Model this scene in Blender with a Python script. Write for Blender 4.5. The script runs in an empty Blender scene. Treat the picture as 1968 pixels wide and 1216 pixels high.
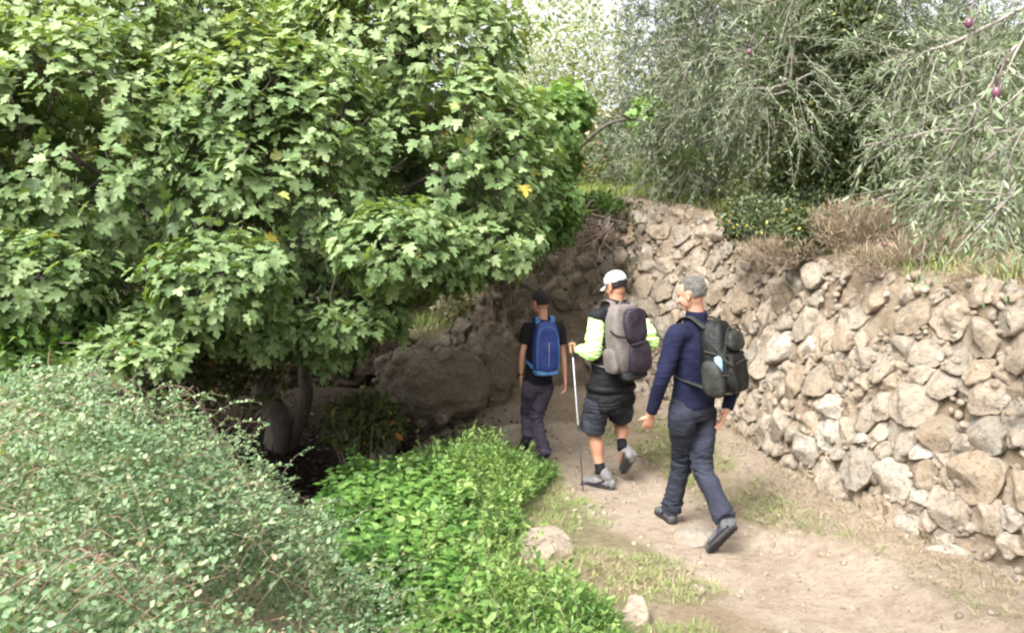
import bpy, math, random
import numpy as np
from mathutils import Vector

rng = np.random.default_rng(7)
random.seed(7)
C = bpy.context.scene.collection
scene = bpy.context.scene

# ------------------------------------------------------------------ camera, light, exposure
CAM_H, FPX, PITCH = 2.08, 1640.0, math.atan(168 / 1640)
cam_data = bpy.data.cameras.new("camera")
cam = bpy.data.objects.new("camera", cam_data)
C.objects.link(cam)
cam.location = (0, 0, CAM_H)
cam.rotation_euler = (math.pi / 2 - PITCH, 0, 0)
cam_data.sensor_width = 36
cam_data.lens = 36 * FPX / 1968
cam_data.clip_end = 2000
scene.camera = cam

SUN_EL, SUN_AZ = 52, 215          # azimuth clockwise from +Y: behind the camera on its left
world = bpy.data.worlds.new("World")
scene.world = world
world.use_nodes = True
wn = world.node_tree
sky = wn.nodes.new("ShaderNodeTexSky")
sky.sky_type = 'NISHITA'
sky.sun_disc = False
sky.sun_elevation = math.radians(SUN_EL)
sky.sun_rotation = math.radians(SUN_AZ)
sky.air_density = 1.0
sky.dust_density = 9.0
sky.ozone_density = 1.0
bg = wn.nodes["Background"]
bg.inputs[1].default_value = 0.15
whiten = wn.nodes.new("ShaderNodeHueSaturation")      # an overcast, nearly colourless sky
whiten.inputs["Saturation"].default_value = .22
whiten.inputs["Value"].default_value = 1.15
wn.links.new(sky.outputs[0], whiten.inputs["Color"])
wn.links.new(whiten.outputs[0], bg.inputs[0])
sun_data = bpy.data.lights.new("sun", 'SUN')
sun_data.energy = 1.15
sun_data.angle = math.radians(22)
sun_data.color = (1, 0.975, 0.94)
sun = bpy.data.objects.new("sun", sun_data)
C.objects.link(sun)
az, el = math.radians(SUN_AZ), math.radians(SUN_EL)
sdir = Vector((math.sin(az) * math.cos(el), math.cos(az) * math.cos(el), math.sin(el)))
sun.rotation_euler = sdir.to_track_quat('Z', 'Y').to_euler()
scene.view_settings.view_transform = 'Standard'
scene.view_settings.look = 'None'
scene.view_settings.gamma = 1
scene.view_settings.exposure = 1.72
scene.render.film_transparent = False
scene.cycles.max_bounces = 6
scene.cycles.diffuse_bounces = 4
scene.cycles.transmission_bounces = 4
scene.cycles.use_denoising = True
scene.cycles.filter_width = 2.2

# ------------------------------------------------------------------ helpers
cp, sp = math.cos(PITCH), math.sin(PITCH)


def P(px, py, Y):
    """A point at distance Y in front of the camera for a pixel of the 1968x1216 photograph."""
    a, b = (px - 984) / FPX, (608 - py) / FPX
    d = np.array([a, cp + b * sp, -sp + b * cp])
    return np.array([0, 0, CAM_H]) + d * (Y / d[1])


def unit(v):
    v = np.asarray(v, float)
    return v / (np.linalg.norm(v, axis=-1, keepdims=True) + 1e-12)


def _hash(i, j, k, seed):
    h = (i * 374761393 + j * 668265263 + k * 2147483647 + seed * 974711) & 0xFFFFFFFF
    h = ((h ^ (h >> 13)) * 1274126177) & 0xFFFFFFFF
    h = ((h ^ (h >> 16)) * 2246822519) & 0xFFFFFFFF
    return ((h ^ (h >> 15)) & 0xFFFFFF) / float(0xFFFFFF) * 2 - 1


def vnoise(p, seed=0):
    p = np.asarray(p, float)
    f = np.floor(p).astype(np.int64)
    w = p - f
    w = w * w * (3 - 2 * w)
    out = 0
    for a in (0, 1):
        for b in (0, 1):
            for c in (0, 1):
                h = _hash(f[..., 0] + a, f[..., 1] + b, f[..., 2] + c, seed)
                out = out + h * (w[..., 0] if a else 1 - w[..., 0]) * (w[..., 1] if b else 1 - w[..., 1]) * (w[..., 2] if c else 1 - w[..., 2])
    return out


def fbm(p, octs=4, seed=0):
    p = np.asarray(p, float)
    s, a, t = 0, 1, 0
    for o in range(octs):
        s = s + a * vnoise(p * 2 ** o + 13.7 * o, seed + o)
        t += a
        a *= .5
    return s / t


def sstep(a, b, x):
    t = np.clip((x - a) / (b - a), 0, 1)
    return t * t * (3 - 2 * t)


def raw_mesh(name, V, faces, mats=(), attrs=None, smooth=True, mat_idx=None):
    """faces: list of int arrays (n,k)."""
    me = bpy.data.meshes.new(name)
    V = np.ascontiguousarray(V, np.float32)
    faces = [np.asarray(f, np.int32) for f in faces if len(f)]
    tot = sum(len(f) for f in faces)
    loops = np.concatenate([f.ravel() for f in faces])
    sizes = np.concatenate([np.full(len(f), f.shape[1], np.int32) for f in faces])
    starts = np.concatenate([[0], np.cumsum(sizes)[:-1]]).astype(np.int32)
    me.vertices.add(len(V))
    me.vertices.foreach_set("co", V.ravel())
    me.loops.add(len(loops))
    me.loops.foreach_set("vertex_index", loops)
    me.polygons.add(tot)
    me.polygons.foreach_set("loop_start", starts)
    me.polygons.foreach_set("use_smooth", np.full(tot, smooth, bool))
    for m in mats:
        me.materials.append(m)
    if mat_idx is not None:
        me.polygons.foreach_set("material_index", mat_idx.astype(np.int32))
    for k, v in (attrs or {}).items():
        v = np.asarray(v, np.float32)
        if v.ndim == 1:
            at = me.attributes.new(k, 'FLOAT', 'POINT')
            at.data.foreach_set("value", v)
        else:
            at = me.attributes.new(k, 'FLOAT_COLOR', 'POINT')
            at.data.foreach_set("color", v.ravel())
    me.update(calc_edges=True)
    me.validate()
    return me


def tag(o, label=None, cat=None, group=None, kind=None):
    if label: o["label"] = label
    if cat: o["category"] = cat
    if group: o["group"] = group
    if kind: o["kind"] = kind
    return o


def world_loc(o):
    v = np.zeros(3)
    while o is not None:
        v += np.array(o.location)
        o = o.parent
    return v


def link(name, me, parent=None, loc=None):
    o = bpy.data.objects.new(name, me)
    C.objects.link(o)
    if parent is not None:
        o.parent = parent
    if loc is not None:
        o.location = loc
    return o


def mk(name, V, faces, mat, parent=None, attrs=None, smooth=True, origin=None):
    """One mesh object from world-space vertices; children sit at their parent's origin."""
    V = np.asarray(V, float)
    if parent is not None:
        V = V - world_loc(parent)
        loc = (0, 0, 0)
    elif origin is not None:
        V = V - np.asarray(origin)
        loc = tuple(origin)
    else:
        loc = (0, 0, 0)
    mats = mat if isinstance(mat, (list, tuple)) else [mat]
    me = raw_mesh(name, V, faces, mats, attrs, smooth)
    return link(name, me, parent, loc)


def empty(name, loc):
    o = bpy.data.objects.new(name, None)
    C.objects.link(o)
    o.location = tuple(float(a) for a in loc)
    o.empty_display_size = .1
    return o


class MB:
    """Collects pieces (V, faces, per-vertex rnd) into one mesh."""
    def __init__(s):
        s.V, s.F, s.n, s.r = [], {}, 0, []

    def add(s, V, faces, r=0.5):
        V = np.asarray(V, float)
        for f in faces:
            f = np.asarray(f, np.int64)
            if len(f):
                s.F.setdefault(f.shape[1], []).append(f + s.n)
        s.V.append(V)
        s.r.append(np.broadcast_to(np.asarray(r, float), (len(V),)))
        s.n += len(V)

    def data(s):
        return np.concatenate(s.V), [np.concatenate(v) for v in s.F.values()]

    def build(s, name, mat, parent=None, smooth=True, origin=None):
        V, F = s.data()
        return mk(name, V, F, mat, parent, {"rnd": np.concatenate(s.r)}, smooth, origin)


def catmull(pts, sub):
    pts = np.asarray(pts, float)
    if len(pts) < 3 or sub <= 1:
        if len(pts) == 2 and sub > 1:
            t = np.linspace(0, 1, sub + 1)[:, None]
            return pts[0] * (1 - t) + pts[1] * t
        return pts
    q = np.vstack([2 * pts[0] - pts[1], pts, 2 * pts[-1] - pts[-2]])
    out = []
    for i in range(1, len(q) - 2):
        p0, p1, p2, p3 = q[i - 1], q[i], q[i + 1], q[i + 2]
        for t in np.arange(sub) / sub:
            out.append(.5 * (2 * p1 + (p2 - p0) * t + (2 * p0 - 5 * p1 + 4 * p2 - p3) * t * t + (3 * p1 - p0 - 3 * p2 + p3) * t ** 3))
    out.append(pts[-1])
    return np.array(out)


def sweep(pts, radii, ref=(1, 0, 0), n=14, sub=4, cap=True, flat_ends=False):
    """Closed tube with elliptical sections; radii scalars or (along ref, across)."""
    rr = np.array([(r, r) if np.isscalar(r) else r for r in radii], float)
    q = catmull(np.hstack([np.asarray(pts, float), rr]), sub)
    c, rr = q[:, :3], np.maximum(q[:, 3:], 1e-4)
    t = unit(np.gradient(c, axis=0))
    u = np.asarray(ref, float)[None] - (t @ np.asarray(ref, float))[:, None] * t
    bad = np.linalg.norm(u, axis=1) < .1
    if bad.any():
        alt = np.array([.3, .5, .8])
        u[bad] = alt - (t[bad] @ alt)[:, None] * t[bad]
    u = unit(u)
    v = np.cross(t, u)
    a = np.linspace(0, 2 * np.pi, n, endpoint=False)
    ca, sa = np.cos(a), np.sin(a)
    rings, cs = [], []

    def ring(ci, ui, vi, ra, rb):
        rings.append(ci + ra * ca[:, None] * ui + rb * sa[:, None] * vi)
    if cap:
        m = min(rr[0])
        for ph in (75, 50, 25):
            ph = math.radians(ph)
            ring(c[0] - t[0] * m * math.sin(ph) * (0.15 if flat_ends else 1), u[0], v[0], rr[0, 0] * math.cos(ph), rr[0, 1] * math.cos(ph))
    for i in range(len(c)):
        ring(c[i], u[i], v[i], rr[i, 0], rr[i, 1])
    if cap:
        m = min(rr[-1])
        for ph in (25, 50, 75):
            ph = math.radians(ph)
            ring(c[-1] + t[-1] * m * math.sin(ph) * (0.15 if flat_ends else 1), u[-1], v[-1], rr[-1, 0] * math.cos(ph), rr[-1, 1] * math.cos(ph))
    k = len(rings)
    V = np.concatenate(rings)
    i = np.arange(k - 1)[:, None] * n
    j = np.arange(n)[None]
    F = np.stack([i + j, i + (j + 1) % n, i + n + (j + 1) % n, i + n + j], -1).reshape(-1, 4)
    V = np.vstack([V, rings[0].mean(0), rings[-1].mean(0)])
    jj = np.arange(n)
    T = np.vstack([np.stack([(jj + 1) % n, jj, np.full(n, k * n)], -1),
                   np.stack([(k - 1) * n + jj, (k - 1) * n + (jj + 1) % n, np.full(n, k * n + 1)], -1)])
    return V, [F, T]


def tube(pts, r0, r1, n=5, sub=3, wob=0):
    pts = np.asarray(pts, float)
    if wob:
        pts = pts.copy()
        pts[1:-1] += rng.normal(0, wob, pts[1:-1].shape)
    return sweep(pts, np.linspace(r0, r1, len(pts)), n=n, sub=sub, cap=False)


def ellipsoid(c, ax, radii, nu=16, nv=12, power=1.0):
    """ax rows = axes; power<1 squares it off."""
    th = np.linspace(0, 2 * np.pi, nu, endpoint=False)
    ph = np.linspace(-np.pi / 2, np.pi / 2, nv + 1)
    f = lambda w: np.sign(w) * np.abs(w) ** power
    X = f(np.cos(ph))[:, None] * f(np.cos(th))[None]
    Yy = f(np.cos(ph))[:, None] * f(np.sin(th))[None]
    Z = f(np.sin(ph))[:, None] * np.ones(nu)[None]
    L = np.stack([X, Yy, Z], -1).reshape(-1, 3)
    V = np.asarray(c) + (L * np.asarray(radii)) @ np.asarray(ax)
    i = np.arange(nv)[:, None] * nu
    j = np.arange(nu)[None]
    F = np.stack([i + j, i + (j + 1) % nu, i + nu + (j + 1) % nu, i + nu + j], -1).reshape(-1, 4)
    return V, [F], L


def remeshed(parts, voxel, smooth_it=4):
    """Union of closed shapes as one continuous skin (V, faces)."""
    mb = MB()
    for p in parts:
        mb.add(p[0], p[1])
    V, F = mb.data()
    me = raw_mesh("work", V, F)
    o = bpy.data.objects.new("work", me)
    C.objects.link(o)
    m = o.modifiers.new("r", 'REMESH')
    m.mode = 'VOXEL'
    m.voxel_size = voxel
    if smooth_it:
        s = o.modifiers.new("s", 'SMOOTH')
        s.iterations = smooth_it
        s.factor = .5
    dg = bpy.context.evaluated_depsgraph_get()
    out = bpy.data.meshes.new_from_object(o.evaluated_get(dg))
    bpy.data.objects.remove(o)
    n = len(out.vertices)
    co = np.empty(n * 3, np.float32)
    out.vertices.foreach_get("co", co)
    nr = np.empty(n * 3, np.float32)
    out.vertices.foreach_get("normal", nr)
    ls = np.empty(len(out.polygons), np.int32)
    out.polygons.foreach_get("loop_start", ls)
    lt = np.empty(len(out.polygons), np.int32)
    out.polygons.foreach_get("loop_total", lt)
    vi = np.empty(len(out.loops), np.int32)
    out.loops.foreach_get("vertex_index", vi)
    F = []
    for k in (3, 4):
        st = ls[lt == k]
        if len(st):
            F.append(vi[st[:, None] + np.arange(k)])
    bpy.data.meshes.remove(out)
    bpy.data.meshes.remove(me)
    return co.reshape(-1, 3).astype(float), F, nr.reshape(-1, 3).astype(float)


# ------------------------------------------------------------------ materials
def _mat(name):
    m = bpy.data.materials.new(name)
    m.use_nodes = True
    nt = m.node_tree
    return m, nt, nt.nodes["Principled BSDF"]


def ramp(nt, cols, fac=None):
    r = nt.nodes.new("ShaderNodeValToRGB")
    e = r.color_ramp.elements
    while len(e) < len(cols):
        e.new(.5)
    for el, (p, c) in zip(e, cols):
        el.position = p
        el.color = (*c, 1)
    if fac is not None:
        nt.links.new(fac, r.inputs[0])
    return r.outputs[0]


def nz(nt, scale, detail=5, rough=.6, coord=None, dist=0):
    n = nt.nodes.new("ShaderNodeTexNoise")
    n.inputs["Scale"].default_value = scale
    n.inputs["Detail"].default_value = detail
    n.inputs["Roughness"].default_value = rough
    n.inputs["Distortion"].default_value = dist
    if coord is not None:
        nt.links.new(coord, n.inputs["Vector"])
    return n.outputs[0]


def coords(nt, scale=None):
    t = nt.nodes.new("ShaderNodeTexCoord").outputs["Object"]
    if scale:
        m = nt.nodes.new("ShaderNodeMapping")
        m.inputs["Scale"].default_value = scale
        nt.links.new(t, m.inputs[0])
        return m.outputs[0]
    return t


def mixc(nt, a, b, fac, mode='MIX'):
    m = nt.nodes.new("ShaderNodeMix")
    m.data_type = 'RGBA'
    m.blend_type = mode
    for s, v in ((m.inputs[0], fac), (m.inputs[6], a), (m.inputs[7], b)):
        if isinstance(v, (int, float)):
            s.default_value = v
        elif isinstance(v, tuple):
            s.default_value = (*v, 1)
        else:
            nt.links.new(v, s)
    return m.outputs[2]


def bump(nt, bsdf, h, strength, dist=.02):
    b = nt.nodes.new("ShaderNodeBump")
    b.inputs["Strength"].default_value = strength
    b.inputs["Distance"].default_value = dist
    nt.links.new(h, b.inputs["Height"])
    nt.links.new(b.outputs[0], bsdf.inputs["Normal"])


def attr(nt, name):
    a = nt.nodes.new("ShaderNodeAttribute")
    a.attribute_name = name
    return a


def leaf_mat(name, cols, trans=.35, rough=.55, spec=.35, tcol=None):
    m, nt, b = _mat(name)
    c = ramp(nt, cols, attr(nt, "rnd").outputs["Fac"])
    v = nz(nt, 30, 2, .5, coords(nt))
    c2 = mixc(nt, c, (0.5, 0.5, 0.5), 0.0)
    hsv = nt.nodes.new("ShaderNodeHueSaturation")
    mr = nt.nodes.new("ShaderNodeMapRange")
    mr.inputs[1].default_value, mr.inputs[2].default_value = .3, .7
    mr.inputs[3].default_value, mr.inputs[4].default_value = .8, 1.25
    nt.links.new(v, mr.inputs[0])
    nt.links.new(mr.outputs[0], hsv.inputs["Value"])
    nt.links.new(c2, hsv.inputs["Color"])
    nt.links.new(hsv.outputs[0], b.inputs["Base Color"])
    b.inputs["Roughness"].default_value = rough
    b.inputs["Specular IOR Level"].default_value = spec
    t = nt.nodes.new("ShaderNodeBsdfTranslucent")
    tc = mixc(nt, hsv.outputs[0], tcol or (1.0, 1.0, .35), 1.0, 'MULTIPLY')
    nt.links.new(tc, t.inputs[0])
    mx = nt.nodes.new("ShaderNodeMixShader")
    mx.inputs[0].default_value = trans
    nt.links.new(b.outputs[0], mx.inputs[1])
    nt.links.new(t.outputs[0], mx.inputs[2])
    nt.links.new(mx.outputs[0], nt.nodes["Material Output"].inputs[0])
    return m


def fabric(name, col, col2=None, scale=18, rough=.85, bstr=.35, weave=600):
    m, nt, b = _mat(name)
    co = coords(nt)
    n = nz(nt, scale, 5, .65, co)
    col2 = col2 or tuple(c * 1.7 + .006 for c in col)
    c = ramp(nt, [(.35, col), (.7, col2)], n)
    nt.links.new(c, b.inputs["Base Color"])
    b.inputs["Roughness"].default_value = rough
    b.inputs["Sheen Weight"].default_value = .0
    b.inputs["Specular IOR Level"].default_value = .25
    h = nz(nt, scale * 2.2, 6, .6, co, 1.2)
    bump(nt, b, h, bstr, .02)
    return m


def plain(name, col, rough=.5, metal=0, var=.25, scale=40):
    m, nt, b = _mat(name)
    n = nz(nt, scale, 4, .6, coords(nt))
    lo = tuple(c * (1 - var) for c in col)
    hi = tuple(min(1, c * (1 + var)) for c in col)
    nt.links.new(ramp(nt, [(.3, lo), (.7, hi)], n), b.inputs["Base Color"])
    b.inputs["Roughness"].default_value = rough
    b.inputs["Metallic"].default_value = metal
    return m


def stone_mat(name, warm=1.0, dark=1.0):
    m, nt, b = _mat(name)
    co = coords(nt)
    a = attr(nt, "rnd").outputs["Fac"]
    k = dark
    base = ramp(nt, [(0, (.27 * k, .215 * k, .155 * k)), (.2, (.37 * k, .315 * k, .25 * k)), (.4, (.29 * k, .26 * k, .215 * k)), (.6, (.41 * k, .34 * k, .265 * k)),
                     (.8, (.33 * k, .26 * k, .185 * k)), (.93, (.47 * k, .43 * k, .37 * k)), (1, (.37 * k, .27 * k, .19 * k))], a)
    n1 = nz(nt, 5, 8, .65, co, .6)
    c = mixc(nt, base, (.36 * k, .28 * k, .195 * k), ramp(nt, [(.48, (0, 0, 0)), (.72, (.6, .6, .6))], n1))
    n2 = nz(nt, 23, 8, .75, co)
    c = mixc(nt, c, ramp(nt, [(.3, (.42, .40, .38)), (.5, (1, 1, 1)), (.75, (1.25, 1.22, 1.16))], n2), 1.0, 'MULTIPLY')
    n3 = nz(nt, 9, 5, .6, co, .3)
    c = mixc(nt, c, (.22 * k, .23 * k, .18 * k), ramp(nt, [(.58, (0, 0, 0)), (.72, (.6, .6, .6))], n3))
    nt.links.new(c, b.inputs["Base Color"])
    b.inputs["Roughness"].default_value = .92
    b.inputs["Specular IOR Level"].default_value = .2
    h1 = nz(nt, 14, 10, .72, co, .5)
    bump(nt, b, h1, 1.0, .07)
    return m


def soil_mat(name, masks=True):
    m, nt, b = _mat(name)
    co = coords(nt)
    n1 = nz(nt, 1.7, 8, .65, co, .5)
    n2 = nz(nt, 26, 8, .75, co)
    dust = ramp(nt, [(.32, (.285, .22, .165)), (.5, (.40, .325, .25)), (.75, (.47, .395, .31))], nz(nt, 3.3, 9, .7, co, .5))
    soil = ramp(nt, [(.3, (.19, .145, .095)), (.5, (.30, .235, .16)), (.72, (.385, .315, .225))], nz(nt, 3.2, 8, .7, co, .8))
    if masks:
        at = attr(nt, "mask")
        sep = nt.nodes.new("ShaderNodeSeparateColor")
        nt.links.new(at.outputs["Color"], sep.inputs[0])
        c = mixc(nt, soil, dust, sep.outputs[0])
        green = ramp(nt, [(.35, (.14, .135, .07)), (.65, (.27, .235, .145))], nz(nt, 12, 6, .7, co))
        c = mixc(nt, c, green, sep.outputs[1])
        litter = ramp(nt, [(.35, (.012, .009, .006)), (.6, (.035, .025, .016)), (.75, (.09, .065, .04))], nz(nt, 20, 8, .75, co))  # near-black litter that also paints shade into hollow and bank
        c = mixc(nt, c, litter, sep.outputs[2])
    else:
        c = mixc(nt, soil, dust, .45)
    c = mixc(nt, c, ramp(nt, [(.28, (.5, .47, .43)), (.45, (1, 1, 1)), (.8, (1.15, 1.13, 1.1))], n2), 1.0, 'MULTIPLY')
    nt.links.new(c, b.inputs["Base Color"])
    b.inputs["Roughness"].default_value = .95
    b.inputs["Specular IOR Level"].default_value = .15
    bump(nt, b, nz(nt, 16, 10, .78, co, .4), 1.0, .08)
    return m


def bark_mat(name, lo, hi, scale=10):
    m, nt, b = _mat(name)
    co = coords(nt, (1, 1, .25))
    n = nz(nt, scale * 2, 8, .7, co, .8)
    nt.links.new(ramp(nt, [(.3, lo), (.7, hi)], n), b.inputs["Base Color"])
    b.inputs["Roughness"].default_value = .9
    bump(nt, b, n, .8, .03)
    return m


M = {}
M['fig'] = leaf_mat("fig_leaf", [(0, (.040, .075, .026)), (.3, (.105, .17, .060)), (.6, (.17, .245, .10)), (.88, (.26, .335, .16)), (.955, (.28, .345, .15)), (.975, (.32, .30, .06)), (1, (.36, .27, .05))], .38)
M['fig_bright'] = leaf_mat("fig_leaf_bright", [(0, (.05, .10, .025)), (.5, (.10, .19, .05)), (1, (.20, .30, .10))], .4)
M['olive'] = leaf_mat("olive_leaf", [(0, (.035, .055, .024)), (.35, (.070, .10, .045)), (.7, (.13, .17, .085)), (1, (.235, .275, .17))], .15, .5, .4, (1, 1, .6))
M['carob'] = leaf_mat("dark_leaf", [(0, (.03, .045, .014)), (.6, (.075, .095, .03)), (.92, (.14, .15, .045)), (.96, (.35, .27, .03)), (1, (.30, .13, .03))], .25)
M['ivy'] = leaf_mat("ivy_leaf", [(0, (.025, .04, .014)), (.6, (.06, .085, .03)), (.93, (.15, .17, .07)), (1, (.32, .30, .08))], .25)
M['pale'] = leaf_mat("pale_leaf", [(0, (.15, .19, .09)), (.5, (.30, .34, .20)), (1, (.55, .56, .44))], .4)
M['bramble'] = leaf_mat("bramble_leaf", [(0, (.04, .08, .035)), (.35, (.10, .17, .08)), (.7, (.17, .25, .125)), (.9, (.25, .32, .19)), (.97, (.28, .31, .16)), (1, (.35, .24, .16))], .3)
M['herb'] = leaf_mat("herb_leaf", [(0, (.03, .08, .015)), (.4, (.08, .175, .032)), (.8, (.145, .26, .055)), (1, (.23, .37, .11))], .35)
M['feather'] = leaf_mat("feathery_leaf", [(0, (.035, .09, .020)), (.5, (.12, .22, .048)), (1, (.25, .34, .105))], .35)
M['grass'] = leaf_mat("grass_blade", [(0, (.07, .13, .03)), (.5, (.16, .23, .06)), (1, (.33, .36, .13))], .3)
M['dry'] = leaf_mat("dry_blade", [(0, (.15, .12, .07)), (.5, (.29, .235, .145)), (1, (.44, .38, .25))], .25, tcol=(1, .95, .7))
M['brush'] = leaf_mat("brown_brush", [(0, (.10, .075, .05)), (.5, (.20, .155, .105)), (1, (.34, .28, .19))], .15, tcol=(1, .9, .7))
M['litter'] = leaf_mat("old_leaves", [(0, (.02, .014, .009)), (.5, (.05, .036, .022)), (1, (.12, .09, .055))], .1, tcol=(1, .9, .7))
M['shrub'] = leaf_mat("shrub_leaf", [(0, (.035, .055, .025)), (.5, (.09, .125, .06)), (.9, (.19, .22, .13)), (.95, (.45, .38, .05)), (1, (.5, .42, .08))], .2)
M['twig_leaf'] = leaf_mat("twig_leaf", [(0, (.12, .13, .06)), (1, (.42, .40, .26))], .3)
M['stone'] = stone_mat("limestone")
M['shade_stone'] = stone_mat("shaded_limestone", 1, .66)  # the wall's limestone darkened, shade put into its colour
M['soil'] = soil_mat("soil")
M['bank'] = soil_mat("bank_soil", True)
M['bark'] = bark_mat("bark", (.03, .024, .018), (.12, .10, .082))
M['greybark'] = bark_mat("grey_bark", (.14, .12, .10), (.38, .35, .31))
M['redstem'] = plain("bramble_stem", (.17, .115, .08), .7)
M['twig'] = plain("twig", (.23, .18, .14), .8)
M['paletwig'] = plain("pale_twig", (.36, .33, .28), .8)
M['olive_fruit'] = plain("ripe_olive", (.10, .035, .06), .3)

# ------------------------------------------------------------------ terrain
WL = np.array([(5.4, -1.0, 1.75), (4.3, 1.2, 1.7), (3.35, 3.1, 1.68), (2.78, 4.6, 1.72), (2.40, 5.8, 1.76), (2.18, 7.1, 1.84), (2.03, 8.4, 2.02),
               (1.72, 9.5, 2.28), (1.05, 10.15, 2.45), (.35, 10.4, 2.35), (-.25, 10.35, 1.75), (-.75, 10.5, .95), (-1.6, 11.0, .68), (-3.0, 10.9, .8), (-5.0, 10.0, 1.2), (-8.5, 9.0, 1.5), (-14, 8, 1.8)])
_w = catmull(WL, 10)
_seg = np.linalg.norm(np.diff(_w[:, :2], axis=0), axis=1)
_S = np.concatenate([[0], np.cumsum(_seg)])
S_MAX = _S[-1]


def wall_line(s):
    return np.stack([np.interp(s, _S, _w[:, k]) for k in range(3)], -1)


def wall_normal(s):
    d = wall_line(s + .15) - wall_line(s - .15)
    t = unit(d[..., :2])
    return np.stack([-t[..., 1], t[..., 0]], -1)      # towards the path


def wall_dist(x, y):
    """Signed distance to the wall line (positive on the terrace side) and top height there."""
    p = np.stack([x, y], -1).reshape(-1, 2)
    best = np.full(len(p), 1e9)
    sg = np.zeros(len(p))
    top = np.zeros(len(p))
    A, B = _w[:-1], _w[1:]
    for a, b in zip(A, B):
        d = b[:2] - a[:2]
        t = np.clip(((p - a[:2]) @ d) / (d @ d), 0, 1)
        q = a[:2] + t[:, None] * d
        r = p - q
        dd = (r ** 2).sum(1)
        m = dd < best
        best[m] = dd[m]
        side = d[1] * r[:, 0] - d[0] * r[:, 1]
        sg[m] = np.sign(side[m])
        top[m] = (a[2] + t * (b[2] - a[2]))[m]
    return (np.sqrt(best) * sg).reshape(np.shape(x)), top.reshape(np.shape(x))


PATH = catmull(np.array([(3.4, -2.0), (2.7, 2.0), (2.2, 3.6), (1.95, 4.5), (1.6, 5.17), (1.17, 5.95), (.92, 6.8), (.72, 7.75), (.4, 8.7), (-.15, 9.4), (-.8, 9.55), (-1.4, 9.3)]), 6)


def path_dist(x, y):
    p = np.stack([x, y], -1).reshape(-1, 2)
    best = np.full(len(p), 1e9)
    for a, b in zip(PATH[:-1], PATH[1:]):
        d = b - a
        t = np.clip(((p - a) @ d) / (d @ d), 0, 1)
        best = np.minimum(best, ((p - a - t[:, None] * d) ** 2).sum(1))
    return np.sqrt(best).reshape(np.shape(x))


def low_z(x, y):
    z = .45 * sstep(4.0, .8, y)
    z = z - .85 * np.exp(-(((x + 1.75) / .85) ** 2 + ((y - 8.3) / 1.15) ** 2))
    z = z + .25 * sstep(-1.2, -3.5, x) * sstep(7, 4, y)
    pd = path_dist(x, y)
    z = z - .06 * sstep(.75, .1, pd)
    n = np.stack([x, y, 0 * x], -1)
    z = z + .05 * fbm(n * 1.1, 4, 3) + .018 * fbm(n * 7, 3, 9)
    return z


def gz(x, y):
    x, y = np.asarray(x, float), np.asarray(y, float)
    d, top = wall_dist(x, y)
    zl = low_z(x, y) + .16 * sstep(-.85, -.05, d) * sstep(-1.2, -.2, x)
    n = np.stack([x, y, 0 * x], -1)
    back = np.maximum(d, 0)
    zh = top + .045 * back + .10 * np.maximum(y - 10.5, 0) * sstep(0, 3, back) + .12 * fbm(n * .6, 4, 5) * sstep(.3, 2, back) - .00045 * np.clip(back - 10, 0, 60) ** 2 * .3
    return zl + (zh - zl) * sstep(.24, .5, d)


def axis_grid(lo, hi, fine, far, growth=1.18):
    a = list(np.arange(lo, hi + 1e-6, fine))
    st, v = fine, lo
    left = []
    while v > -far:
        st *= growth
        v -= st
        left.append(v)
    st, v = fine, hi
    right = []
    while v < far:
        st *= growth
        v += st
        right.append(v)
    return np.array(left[::-1] + a + right)


gx, gy = axis_grid(-4.5, 4.5, .045, 400), axis_grid(2.0, 12.5, .045, 400)
X, Yg = np.meshgrid(gx, gy)
Z = gz(X, Yg)
pd = path_dist(X, Yg)
wd, _ = wall_dist(X, Yg)
n3 = np.stack([X, Yg, Z], -1)
edge = .52 + .28 * fbm(n3 * 1.3, 3, 21)
pm = sstep(edge + .14, edge - .12, pd)
pm = np.maximum(pm, .8 * sstep(-.9, -.15, wd) * sstep(.2, .0, wd) * (X > 0))
gm = sstep(-.15, .35, fbm(n3 * 1.6, 4, 31)) * (1 - pm) * .8
gm = np.where(wd > .5, .5 + .5 * fbm(n3 * 1.1, 4, 33), gm)
pm = np.where(wd > .5, .35, pm)
litter_shade = sstep(-.75, -1.3, X + .35 * fbm(n3 * 1.5, 3, 41)) * sstep(5.2, 6.2, Yg) * sstep(.6, .3, wd)  # leaf litter of the hollow, with its deep shade painted in
mask = np.stack([pm, np.clip(gm, 0, 1), litter_shade, np.ones_like(pm)], -1).reshape(-1, 4)
Vg = np.stack([X, Yg, Z], -1).reshape(-1, 3)
ny, nx = X.shape
ii, jj = np.meshgrid(np.arange(ny - 1), np.arange(nx - 1), indexing='ij')
Fg = np.stack([ii * nx + jj, ii * nx + jj + 1, (ii + 1) * nx + jj + 1, (ii + 1) * nx + jj], -1).reshape(-1, 4)
is_path = (pd - edge)[:-1, :-1].ravel() < 0
is_path &= (wd[:-1, :-1].ravel() < -.1) & (Yg[:-1, :-1].ravel() > -2.2)


def submesh(name, faces, mat):
    u, inv = np.unique(faces, return_inverse=True)
    return mk(name, Vg[u], [inv.reshape(faces.shape)], mat, attrs={"mask": mask[u]})


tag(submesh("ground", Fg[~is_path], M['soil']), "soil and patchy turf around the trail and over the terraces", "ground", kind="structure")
tag(submesh("path", Fg[is_path], M['soil']), "dusty pale footpath curving past the wall", "path", kind="structure")

# ------------------------------------------------------------------ wall and bank
s_all = np.arange(0.0, S_MAX, .05)


def s_at(x, y):
    i = np.argmin((_w[:, 0] - x) ** 2 + (_w[:, 1] - y) ** 2)
    return _S[i]


S_END = s_at(1.15, 10.05)          # where the stonework gives way to earth
S_MOUND = s_at(-1.0, 10.6)


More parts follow.
